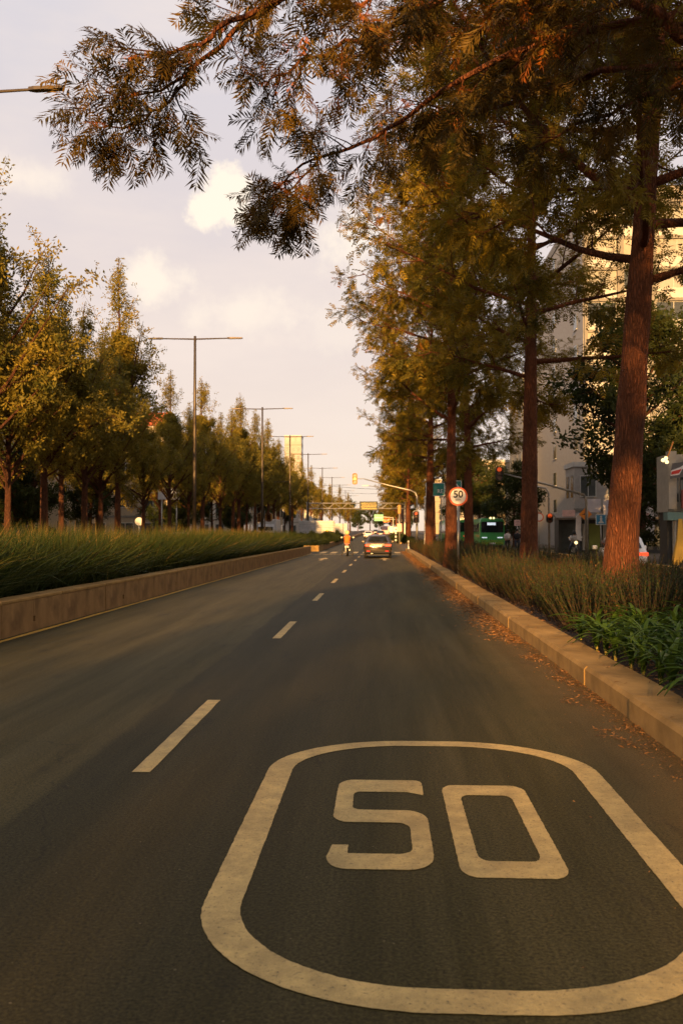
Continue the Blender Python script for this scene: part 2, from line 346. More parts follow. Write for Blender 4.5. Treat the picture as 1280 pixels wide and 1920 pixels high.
def text_mesh(body, size, m, name='lettering', depth=.004, font_scale=(1, 1), bold=0.):
    cu = bpy.data.curves.new(name, 'FONT'); cu.body = body; cu.size = size; cu.align_x = 'CENTER'; cu.align_y = 'CENTER'; cu.extrude = depth
    cu.resolution_u = 3; cu.offset = bold
    o = bpy.data.objects.new('tmp', cu); COL.objects.link(o)
    me = bpy.data.meshes.new_from_object(o.evaluated_get(bpy.context.evaluated_depsgraph_get()))
    bpy.data.objects.remove(o); bpy.data.curves.remove(cu); me.name = name
    me.transform(Matrix.Rotation(R(90), 4, 'X') @ Matrix.Diagonal((font_scale[0], font_scale[1], 1, 1)))   # faces -Y
    me.materials.clear(); me.materials.append(MATS[m]); return me

# ------------------------------------------------------------------ ground and road
def sheet(name, x0, x1, ys, dz, m, nx=1, label=None):
    V, F = [], []
    for y in ys:
        for i in range(nx + 1): V.append((x0 + (x1 - x0) * i / nx, y, gz(y) + dz))
    for j in range(len(ys) - 1):
        for i in range(nx):
            a = j * (nx + 1) + i; F.append((a, a + 1, a + nx + 2, a + nx + 1))
    o = MB().add(V, F).build(name, m)
    tag(o, kind='structure'); return o
YS = [-150, -60, 0, 40, 70, 88, 120, 160, 220, 300, 400, 520]
sheet('ground', -900, 900, [-400] + YS + [900, 2500], -.03, 'paving')
sheet('road', -5.75, 2.06, YS, 0, 'asphalt')
sheet('side_road', 7.0, 12.0, YS, -.012, 'asphalt')
sheet('opposite_road', -20.5, -12.2, YS, -.012, 'asphalt')
o = MB().add([(-120, 71.3, -.008), (120, 71.3, -.008), (120, 87.8, -.008), (-120, 87.8, -.008)], [(0, 1, 2, 3)]).build('cross_street', 'asphalt'); tag(o, kind='structure')
def slab(name, x0, x1, y0, y1, h, m):
    n = max(1, int((y1 - y0) / 30)); rings = []
    for i in range(n + 1):
        y = y0 + (y1 - y0) * i / n; g = gz(y); rings.append([(x0, y, g - .1), (x1, y, g - .1), (x1, y, g + h), (x0, y, g + h)])
    o = MB().loft(rings).build(name, m); tag(o, kind='structure'); return o
def soil_bed(name, x0, x1, y0, y1, h, step=.3):
    nx = max(2, int((x1 - x0) / step)); ny = max(2, int((y1 - y0) / step)); r = np.random.default_rng(3)
    gx, gy = np.meshgrid(np.linspace(x0, x1, nx + 1), np.linspace(y0, y1, ny + 1))
    z = h + r.normal(0, .018, gx.shape) + np.array([[gz(v) for v in gy[:, 0]]]).T
    V = np.stack([gx, gy, z], -1).reshape(-1, 3)
    i, j = np.meshgrid(np.arange(nx), np.arange(ny)); a = (j * (nx + 1) + i).ravel()
    me = np_mesh(name, V, np.stack([a, a + 1, a + nx + 2, a + nx + 1], -1), 'soil', smooth=True)
    o = link_mesh(name, me, None); tag(o, kind='structure'); return o
soil_bed('planting_bed', 2.40, 6.75, -12, 81, .14)
soil_bed('planting_bed', -11.6, -5.95, -12, 70.9, .43, .5)
slab('planting_bed', 2.3, 6.7, 119, 500, .14, 'soil')
slab('planting_bed', -11.5, -5.75, 79, 500, .36, 'soil')
slab('pavement', 12.35, 60, -40, 71, .12, 'paving'); slab('pavement', 12.35, 60, 88, 500, .12, 'paving')
slab('pavement', -60, -20.8, -40, 71, .12, 'paving'); slab('pavement', -60, -20.8, 88, 500, .12, 'paving')
k = slab('kerb', 12.0, 12.34, 8, 71, .16, 'kerb_yellow')
slab('kerb', 6.76, 6.98, -12, 81, .15, 'kerb_concrete')

# right-hand kerb, stone by stone
kb = MB().box(2.09, 2.42, -12, 80.9, -.1, .1).build('kerb', 'kerb_concrete'); tag(kb, kind='structure')
r = random.Random(4)
def kerb_stone(L, tilt=0):
    ch = .035; h = .195; wd = .43
    prof = [(0, -.05), (0.0, h - ch), (ch * .8, h), (wd - .012, h - .004), (wd, h - .02), (wd, -.05)]
    rings = []; n = 5
    for i in range(n + 1):
        y = L * i / n; j = lambda a: r.uniform(-a, a)
        rings.append([(px + j(.0015), y, pz + j(.001)) for px, pz in prof])
    e = .012
    rings[0] = [(px, 0, pz) for px, pz in prof]; rings[-1] = [(px, L, pz) for px, pz in prof]
    rings.insert(1, [(px, e, pz) for px, pz in prof])
    rings[0] = [(px, .001, pz - (.002 if pz > 0 else 0)) for px, pz in prof]
    return MB().loft(rings).mesh('kerb_stone', 'kerb_concrete')
stones = [kerb_stone(L) for L in (2.2, 2.6, 3.0, 1.7)]; lens = [2.2, 2.6, 3.0, 1.7]
y = -2.35; first = True; q = 0
seq = [0, 1, 2, 0, 1, 2]
while y < 80:
    i = 0 if q == 0 else [1, 2, 1, 0, 3, 1, 2, 0][q % 8]
    dx = 0 if q % 2 else .022
    if 8.0 < y < 10.9: dx = -.0
    link_mesh('kerb_stone', stones[i], None, kb, (2.045 + dx * r.uniform(.3, 1), y, r.uniform(-.002, .002)), (0, r.uniform(-.003, .003), r.uniform(-.002, .002)))
    y += lens[i] + (.007 if q != 4 else .012); q += 1
kb2 = MB().box(2.12, 2.42, 118, 480, -.1, .1).build('kerb', 'kerb_concrete')
for vtx in kb2.data.vertices: vtx.co.z += gz(vtx.co.y) + (.1 if vtx.co.z > 0 else 0)
tag(kb2, kind='structure')

# low retaining wall of the left-hand planter
wall_a = MB().box(-5.98, -5.68, -12, 71.2, -.1, .38).build('planter_wall', 'wall_concrete')
tag(wall_a, 'low board-marked concrete wall holding the long grass bed beside the yellow line', 'wall')
def wall_panel(L, hole=False):
    b = MB(); t = .10; h = .50
    if not hole:
        b.box(0, t, 0, L, 0, h, .008)
    else:
        c, s, z0, z1 = L * .5, .045, .15, .24
        b.box(0, t, 0, c - s, 0, h, .006); b.box(0, t, c + s, L, 0, h, .006)
        b.box(0, t, c - s + .0005, c + s - .0005, 0.001, z0); b.box(0, t, c - s + .0005, c + s - .0005, z1, h - .001)
    return b.mesh('wall_panel', 'wall_concrete')
pa, pb_ = wall_panel(2.48), wall_panel(2.48, True)
y = -11.9; i = 0
cap = MB().box(-.32, .035, 0, 2.49, 0, .055, .012).mesh('coping', 'kerb_concrete')
while y < 70:
    link_mesh('wall_panel', pb_ if i % 2 == 0 else pa, None, wall_a, (-5.675 + r.uniform(-.004, .004), y + 0.0, -.01))
    link_mesh('coping', cap, None, wall_a, (-5.60 + r.uniform(-.006, .006), y, .492 + r.uniform(-.003, .003)))
    if i % 2 == 0: MB().box(-5.69, -5.683, y + 1.18, y + 1.30, .10, .27).build('drain_recess', 'black', wall_a)
    y += 2.5; i += 1
wall_b = empty('planter_wall', (-5.5, 78, 0)); tag(wall_b, 'concrete planter wall past the side street with sunlit square end', 'wall')
rb = MB()
yy = 78.0
while yy < 240:
    L = 6.; g0, g1 = gz(yy), gz(yy + L)
    m_ = MB().loft([[(-.32, yy - 78, g0 - .1), (.0, yy - 78, g0 - .1), (0, yy - 78, g0 + .5), (-.32, yy - 78, g0 + .5)], [(-.32, yy - 78 + L - .02, g1 - .1), (0, yy - 78 + L - .02, g1 - .1), (0, yy - 78 + L - .02, g1 + .5), (-.32, yy - 78 + L - .02, g1 + .5)]])
    m_.build('wall_panel', 'kerb_concrete' if yy == 78. else 'wall_concrete', wall_b); yy += L
MB().box(-1.3, -.33, 0, .3, -.1, .498).build('end_panel', 'kerb_concrete', wall_b)

# ------------------------------------------------------------------ road paint
def flat(name, polys, z, m='road_paint'):
    """polys: list of (outer ring, inner ring or None) in x, y"""
    b = MB()
    for out, inn in polys:
        if inn is None: b.add([(x, y_, z + gz(y_)) for x, y_ in out], [tuple(range(len(out)))])
        else:
            n = len(out); b.add([(x, y_, z) for x, y_ in out] + [(x, y_, z) for x, y_ in inn], [(i, (i + 1) % n, n + (i + 1) % n, n + i) for i in range(n)])
    o = b.build(name, m); tag(o, kind='structure'); return o
def rrect(cx, cy, hx, hy, rx, ry, n=18, wob=0., rr=random.Random(2)):
    pts = []
    for qx, qy, a0 in ((1, 1, 0), (-1, 1, 90), (-1, -1, 180), (1, -1, 270)):
        for i in range(n + 1):
            a = R(a0 + 90 * i / n); pts.append((cx + qx * (hx - rx) + rx * math.cos(a), cy + qy * (hy - ry) + ry * math.sin(a)))
    # subdivide long runs so that the edge can be ragged
    out = []
    for i, p in enumerate(pts):
        q_ = pts[(i + 1) % len(pts)]; d = math.dist(p, q_); k_ = max(1, int(d / .12))
        for j in range(k_): out.append((p[0] + (q_[0] - p[0]) * j / k_ + rr.uniform(-wob, wob), p[1] + (q_[1] - p[1]) * j / k_ + rr.uniform(-wob, wob)))
    return out
# speed roundel painted on the lane: ring and figures, all one painted sign
oc = rrect(.32, 4.89, 1.07, 1.92, .92, .86, wob=0.)
def inset(loop, d):
    n = len(loop); res = []
    for i in range(n):
        a, b = loop[i - 1], loop[(i + 1) % n]; tx, ty = b[0] - a[0], b[1] - a[1]; l = math.hypot(tx, ty); res.append((loop[i][0] - ty / l * d, loop[i][1] + tx / l * d))
    return res
rr_ = random.Random(9)
def densify(L, s=.06):
    out = []
    for i, p in enumerate(L):
        q_ = L[(i + 1) % len(L)]; d = math.dist(p, q_); k_ = max(1, int(d / s))
        out += [(p[0] + (q_[0] - p[0]) * j / k_, p[1] + (q_[1] - p[1]) * j / k_) for j in range(k_)]
    return out
oc = densify(oc, .025)
ic = inset(oc, .158)
jit = lambda L, a: [(x + rr_.uniform(-a, a), y_ + rr_.uniform(-a, a)) for x, y_ in L]
mk = flat('road_marking', [(jit(oc, .002), jit(ic, .002))], .004)
tag(mk, 'large cream oval ring painted on the asphalt around the number 50', 'road marking'); del mk['kind']
def stroke(x0, x1, y0, y1): return ([(x0, y0), (x1, y0), (x1, y1), (x0, y1)], None)
def arc(cx, cy, rx, ry, a0, a1, n=7): return [(cx + rx * math.cos(R(a0 + (a1 - a0) * i / n)), cy + ry * math.sin(R(a0 + (a1 - a0) * i / n))) for i in range(n + 1)]
# the 5 as one outline (rounded corners like the stencil's)
X0, X1, Y0, Y1, sw, sh = -.272, .243, 4.215, 5.73, .100, .205
ym0, ym1 = 4.895, 5.115
sT = .26
five = [(X1 - .005, Y1 - sT - .06)] + [(X1 - .005, Y1 - .06)] + arc(X1 - .06, Y1 - .07, .055, .07, 0, 90, 4) + arc(X0 + .10, Y1 - .14, .10, .14, 90, 180, 6)
five += arc(X0 + .09, ym0 + .12, .09, .12, 180, 270, 5)
five += arc(X1 - sw - .07, ym0 - .10, .07, .10, 90, 0, 5) + arc(X1 - sw - .07, Y0 + sh + .08, .07, .08, 0, -90, 5)
five += [(X0 + sw, Y0 + sh)] + [(X0 + sw, Y0 + sh + .12), (X0 + .02, Y0 + sh + .12)] + arc(X0 + .10, Y0 + .16, .10, .16, 180, 270, 6)
five += arc(X1 - .13, Y0 + .18, .13, .18, 270, 360, 7) + arc(X1 - .13, ym1 - .18, .13, .18, 0, 90, 7)
five += arc(X0 + sw + .05, ym1 + .06, .05, .06, 270, 180, 4) + arc(X0 + sw + .05, Y1 - sT - .05, .05, .05, 180, 90, 4) + [(X1 - .10, Y1 - sT)]
o5 = flat('painted_figure', [(jit(densify(five, .022), .0018), None)], .004); del o5['kind']
z0_ = densify(rrect(.602, 4.885, .248, .75, .085, .13), .022)
o0 = flat('painted_figure', [(jit(z0_, .0018), jit([(.602 + (x - .602) * .60, 4.885 + (y_ - 4.885) * .72) for x, y_ in z0_], .0018))], .004); del o0['kind']
tag(o5, 'painted figure five inside the oval road ring', 'road marking'); tag(o0, 'painted figure zero inside the oval road ring', 'road marking')
for i in range(9):
    y0 = 5.85 + 7.5 * i; n = 14
    L = [(-1.625 + rr_.uniform(-.004, .004), y0 + 2.55 * j / n) for j in range(n + 1)] + [(-1.505 + rr_.uniform(-.004, .004), y0 + 2.55 * (n - j) / n) for j in range(n + 1)]
    d_ = flat('lane_dash', [(L, None)], .004); del d_['kind']
    tag(d_, 'cream dash of the lane line painted between the two lanes', 'road marking', 'lane line dashes')
n = 80
L = [(-5.50 + rr_.uniform(-.012, .012), -10 + 80 * j / n) for j in range(n + 1)] + [(-5.40 + rr_.uniform(-.012, .012), 70 - 80 * j / n) for j in range(n + 1)]
yl = flat('edge_line', [(L, None)], .004, 'yellow_paint'); del yl['kind']; tag(yl, 'worn yellow edge line along the foot of the planter wall', 'road marking')
for i in range(9):
    x = -5.0 + .85 * i; d_ = flat('crossing_stripe', [([(x, 70.5), (x + .45, 70.5), (x + .45, 76), (x, 76)], None)], .006); del d_['kind']
    tag(d_, 'white stripe of the pedestrian crossing', 'road marking', 'pedestrian crossing stripes')
d_ = flat('stop_line', [([(-5.3, 66.2), (1.9, 66.2), (1.9, 66.7), (-5.3, 66.7)], None)], .004); del d_['kind']; tag(d_, 'stop line painted across both lanes before the crossing', 'road marking')
for x in (-3.6, 0.1):
    d_ = flat('lane_arrow', [([(x - .09, 52), (x + .09, 52), (x + .09, 54.6), (x + .35, 54.6), (x, 57.4), (x - .35, 54.6), (x - .09, 54.6)], None)], .004); del d_['kind']
    tag(d_, 'straight-ahead arrow painted on the %s lane' % ('left' if x < -2 else 'right'), 'road marking')
# raised mound of the seam and gutter litter
def litter(name, n, fy, fx, smin, smax, seed, label, fz=lambda x, y: 0.006):
    g = np.random.default_rng(seed); Vt = np.array([(-.5, 0, 0), (-.1, .13, .05), (.5, .0, .02), (-.05, -.13, .04)]); Ft = np.array([(0, 3, 2, 1)])
    y_ = fy(g, n); x_ = fx(g, n); z_ = np.array([fz(a, b) for a, b in zip(x_, y_)]) + g.uniform(0, .012, n)
    a = g.uniform(0, 6.283, n); X = np.stack([np.cos(a), np.sin(a), g.normal(0, .18, n)], 1); Z = np.stack([g.normal(0, .3, n), g.normal(0, .3, n), np.ones(n)], 1)
    V, F, rv = spread(Vt, Ft, np.stack([x_, y_, z_], 1), X, Z, g.uniform(smin, smax, n), g.uniform(0, 1, n))
    o = link_mesh(name, np_mesh(name, V, F, 'litter', rv), None); tag(o, label, 'leaf litter', kind='stuff'); return o
litter('leaf_litter', 24000, lambda g, n: 13 + 65 * g.power(1.1, n), lambda g, n: 2.03 - np.abs(g.normal(0, .22, n)) - .12 * g.random(n), .03, .09, 1, 'fallen orange-brown leaves lying along the kerb gutter')
cl = np.random.default_rng(5); cy_ = cl.uniform(4.2, 15, 26); cx_ = 2.0 - np.abs(cl.normal(0, .14, 26))
litter('leaf_litter', 1500, lambda g, n: np.repeat(cy_, 60)[:n] + g.normal(0, .12, n), lambda g, n: np.minimum(2.03, np.repeat(cx_, 60)[:n] + g.normal(0, .06, n)), .02, .06, 2, 'small drifts of dry leaf scraps in the near gutter', lambda x, y: .006)
litter('leaf_litter', 9000, lambda g, n: g.uniform(4, 40, n), lambda g, n: 2.035 - np.abs(g.normal(0, .13, n)), .008, .034, 8, 'fine continuous band of orange crumbs along the foot of the kerb')
litter('leaf_litter', 420, lambda g, n: g.uniform(3, 30, n), lambda g, n: 2.0 - np.abs(g.normal(0, .75, n)), .008, .03, 3, 'scattered crumbs of leaf and grit on the asphalt')
litter('leaf_litter', 260, lambda g, n: g.uniform(5, 30, n), lambda g, n: g.uniform(2.09, 2.44, n), .015, .07, 4, 'needle scraps and leaves lying on top of the kerb', lambda x, y: .2)
litter('leaf_litter', 5200, lambda g, n: g.uniform(6, 34, n), lambda g, n: g.uniform(2.5, 3.7, n), .03, .09, 6, 'dry leaf mulch on the soil behind the kerb', lambda x, y: .165)

# ------------------------------------------------------------------ vegetation
def tube_np(pts, rad, n):
    pts = np.asarray(pts, float); rad = np.asarray(rad, float); k = len(pts)
    d = np.gradient(pts, axis=0); d /= np.linalg.norm(d, axis=1, keepdims=True) + 1e-9
    u = np.array([1., 0, 0]) if abs(d[0, 0]) < .8 else np.array([0, 1., 0])
    V = np.empty((k, n, 3)); a = np.arange(n) * 2 * np.pi / n; ca, sa = np.cos(a)[:, None], np.sin(a)[:, None]
    for i in range(k):
        u = u - d[i] * u.dot(d[i]); u /= np.linalg.norm(u) + 1e-9; v = np.cross(d[i], u); V[i] = pts[i] + (u * ca + v * sa) * rad[i]
    i, j = np.meshgrid(np.arange(k - 1), np.arange(n), indexing='ij'); j2 = (j + 1) % n
    F = np.stack([i * n + j, i * n + j2, (i + 1) * n + j2, (i + 1) * n + j], -1).reshape(-1, 4)
    return V.reshape(-1, 3), F
class Wood:
    def __init__(s): s.V = []; s.F = []; s.n = 0
    def tube(s, pts, rad, n=6):
        V, F = tube_np(pts, rad, n); s.V.append(V); s.F.append(F + s.n); s.n += len(V)
    def mesh(s, name, m): return np_mesh(name, np.concatenate(s.V), np.concatenate(s.F), m, smooth=True)
def frond_template(pairs, wd=.042, ll=.30, jit_=0):
    V, F = [], []; gj = np.random.default_rng(jit_); ja = .18 if jit_ else 0.
    def leaflet(b, d, l, w_, dz):
        d = np.array(d) / np.linalg.norm(d); nrm = np.array((-d[1], d[0], 0)); b = np.array(b); n = len(V)
        V.extend([b, b + d * l * .45 + nrm * w_ + (0, 0, .02), b + d * l + (0, 0, dz), b + d * l * .45 - nrm * w_ + (0, 0, .02)]); F.append((n, n + 1, n + 2, n + 3))
    for i in range(pairs):
        x = .14 + .74 * i / (pairs - 1); l = ll * (1 - .45 * abs(i / (pairs - 1) - .35)); z = -.10 * x * x
        for s in (1, -1): leaflet((x + ja * .1 * gj.normal(), 0, z), (.95 + ja * gj.normal(), s, 0), l * (1 + ja * gj.normal()), wd * .5, -.06 + ja * .3 * gj.normal())
    leaflet((.88, 0, -.08), (1, 0, 0), .2, wd * .5, -.04)
    n = len(V); V.extend([np.array((0, .007, 0)), np.array((0, -.007, 0)), np.array((.9, -.004, -.09)), np.array((.9, .004, -.09))]); F.append((n, n + 1, n + 2, n + 3))
    return np.array(V, float), np.array(F)
FR_FAR = frond_template(4, .13, .42); FR_MID = frond_template(5, .10, .40); FR_NEAR = [frond_template(8, .056, .42, s_) for s_ in (1, 2, 3)]
def unit(v): return v / (np.linalg.norm(v) + 1e-9)
def bend(g, p0, d0, L, k, wob, lift):
    pts = [np.array(p0, float)]; d = unit(np.array(d0, float))
    for i in range(k):
        d = unit(d + g.normal(0, wob, 3) + np.array((0, 0, lift / k))); pts.append(pts[-1] + d * L / k)
    return pts
def along(pts, t):
    s = t * (len(pts) - 1); i = min(int(s), len(pts) - 2); f = s - i
    return pts[i] * (1 - f) + pts[i + 1] * f, unit(pts[i + 1] - pts[i])
class Fronds:
    def __init__(s): s.p = []; s.x = []; s.z = []; s.s = []; s.r = []
    def add(s, p, x, z, sc_, r_): s.p.append(p); s.x.append(x); s.z.append(z); s.s.append(sc_); s.r.append(r_)
    def mesh(s, name, tpl, m):
        if isinstance(tpl, list):
            k_ = len(tpl); Vs, Fs, Rs, n_ = [], [], [], 0
            for j, t_ in enumerate(tpl):
                V, F, rv = spread(t_[0], t_[1], np.array(s.p[j::k_]), np.array(s.x[j::k_]), np.array(s.z[j::k_]), np.array(s.s[j::k_]), np.array(s.r[j::k_])); Vs.append(V); Fs.append(F + n_); Rs.append(rv); n_ += len(V)
            return np_mesh(name, np.concatenate(Vs), np.concatenate(Fs), m, np.concatenate(Rs))
        V, F, rv = spread(tpl[0], tpl[1], np.array(s.p), np.array(s.x), np.array(s.z), np.array(s.s), np.array(s.r)); return np_mesh(name, V, F, m, rv)
def twig(g, wood, fr, p, d, L, size, per, tone, droop=.25, rtw=.006):
    pts = bend(g, p, d, L, 3, .16, -.25); wood.tube(pts, [rtw, rtw * .8, rtw * .6, rtw * .35], 3)
    for i in range(per):
        q, dd = along(pts, .12 + .88 * (i + g.random()) / per)
        side = unit(g.normal(0, 1, 3)); x = unit(dd * .75 + side * .75 + np.array((0, 0, -droop)))
        z = unit(np.array((0, 0, 1.)) + g.normal(0, .45, 3)); fr.add(q, x, z, size * g.uniform(.7, 1.25), np.clip(tone + g.normal(0, .2), 0, 1))
def dress_limb(g, wood, fr, pts, L, size, subs, twigs, per, tone, t0=.25):
    for s_ in range(subs):
        t = t0 + (1 - t0) * (s_ + g.random() * .8) / subs; p, d = along(pts, t)
        side = unit(np.cross(d, unit(g.normal(0, 1, 3)))); side[2] *= .5
        Ls = L * g.uniform(.20, .38) * (1.15 - .5 * t)
        sp = bend(g, p, d * .6 + side * .9, Ls, 4, .13, .12); wood.tube(sp, np.linspace(.022, .006, 5), 4)
        tn = np.clip(tone + g.normal(0, .14), .05, .95)
        for k_ in range(twigs):
            q, dd = along(sp, .2 + .8 * (k_ + g.random()) / twigs)
            sd = unit(np.cross(dd, unit(g.normal(0, 1, 3))))
            twig(g, wood, fr, q, dd * .7 + sd * .8, g.uniform(.35, .7) * (size / .26) ** .5, size, per, tn)
        twig(g, wood, fr, sp[-1], unit(sp[-1] - sp[-2]), .5, size, per, tn)
def silky_oak(seed, Ht, rad, h0, Rc, limbs, subs, twigs, per, size, tpl, lean=(0, 0), lo=.7):
    g = np.random.default_rng(seed); wood = Wood(); fr = Fronds(); k = 14
    tr = np.array([(lean[0] * (t * Ht) + .10 * math.sin(3.1 * t + seed), lean[1] * (t * Ht) + .10 * math.sin(2.3 * t + 2 * seed) - .1 * math.sin(2 * seed), t * Ht) for t in np.linspace(0, 1, k)])
    tr[:, 0] -= tr[0, 0]; tr[:, 1] -= tr[0, 1]
    def tr_r(t): return rad * (1 - .93 * t ** .8) + rad * .26 * math.exp(-t * Ht / .4)
    fine = np.array([along(list(tr), t)[0] for t in np.linspace(0, 1, 46)])
    wood.tube(fine, [tr_r(t) * g.uniform(.95, 1.05) for t in np.linspace(0, 1, 46)], 14)
    for i in range(limbs):
        t = (i + g.random() * .7) / limbs; h = h0 + (Ht * .985 - h0) * t ** .9; p, _ = along(list(tr), h / Ht)
        prof = lo + (1 - lo) * min(1, t / .3) if t < .3 else (1 - ((t - .3) / .7) ** 1.5) * .82 + .18
        L = Rc * prof * g.uniform(.72, 1.18); az = i * 2.399 + g.normal(0, .3); el = R(12 + 42 * t + g.normal(0, 8))
        pts = bend(g, p, (math.cos(az) * math.cos(el), math.sin(az) * math.cos(el), math.sin(el)), L, 6, .09, .18)
        r0 = min(tr_r(h / Ht) * .5, .02 + .017 * L); wood.tube(pts, np.linspace(r0, .012, 7), 6)
        dress_limb(g, wood, fr, pts, L, size, subs, twigs, per, .42 + .2 * t + g.normal(0, .1))
    return wood.mesh('trunk', 'bark_red'), fr.mesh('crown', tpl, 'leaf_silky')
SO_A = silky_oak(11, 18.5, .30, 5.4, 5.5, 33, 9, 6, 7, .335, FR_FAR)
SO_B = silky_oak(23, 17.5, .27, 5.6, 5.3, 33, 9, 6, 7, .335, FR_FAR)
def plant_tree(name, meshes, x, y, rz, s, label, cat='tree', group=None, sz=None):
    e = empty(name, (x, y, gz(y) + (.12 if name == 'silky_oak' else 0)), rz); e.scale = (s, s, sz or s)
    link_mesh('trunk', meshes[0], None, e); link_mesh('crown', meshes[1], None, e)
    tag(e, label, cat, group); return e
G1 = 'silky oaks along the right-hand planter'
T1 = silky_oak(5, 18, .335, 5.7, 5.1, 44, 9, 6, 7, .31, FR_MID, lean=(.060, 0), lo=.8)
plant_tree('silky_oak', T1, 4.12, 16.2, 0, 1, 'thick leaning reddish trunk of a silky oak behind the agapanthus', group=G1)
plant_tree('silky_oak', SO_A, 4.18, 26.3, 1.0, .97, 'silky oak with straight sunlit trunk between the 50 sign and the thick leaning tree', group=G1)
plant_tree('silky_oak', SO_B, 2.75, 37.0, 2.2, 1.02, 'silky oak with golden street-side crown right behind the 50 sign', group=G1)
plant_tree('silky_oak', SO_A, 4.45, 47, 4.1, .95, 'slimmer silky oak just beside the green bus', group=G1)
for x, y, a, s, B in ((2.9, 57, .4, 1.0, SO_A), (4.1, 74.5, 3.3, .95, SO_B)):
    plant_tree('silky_oak', B, x, y, a, s, 'silky oak in the planter near the white post, before the crossing', group=G1)
for i, y in enumerate((122, 133, 146, 160, 176, 195, 220, 250, 290, 340)):
    plant_tree('silky_oak', (SO_A, SO_B)[i % 2], 3.3 + (i % 3) * .5, y, i * 1.7, .92 + .05 * (i % 3), 'distant silky oak of the right-hand row beyond the crossing', group=G1)
G2 = 'unseen trees added behind the camera to cast shade'
for x, y, a, s, B in ((3.2, -5, 2.0, 1.3, SO_A), (2.6, -15, 5.0, 1.35, SO_B), (-6.2, -36, 1.5, .76, SO_B), (-1.9, -52, 1.5, .8, SO_B), (-13.5, -37, 4.0, .6, SO_A), (4.0, -40, 3.2, 1.3, SO_B)):  # out-of-view trees added and sized to shade the foreground and near crowns
    plant_tree('silky_oak', B, x, y, a, s, 'unseen silky oak added behind the camera to cast shade', group=G2, sz=s * 1.28 if -20 < y < -10 else None)

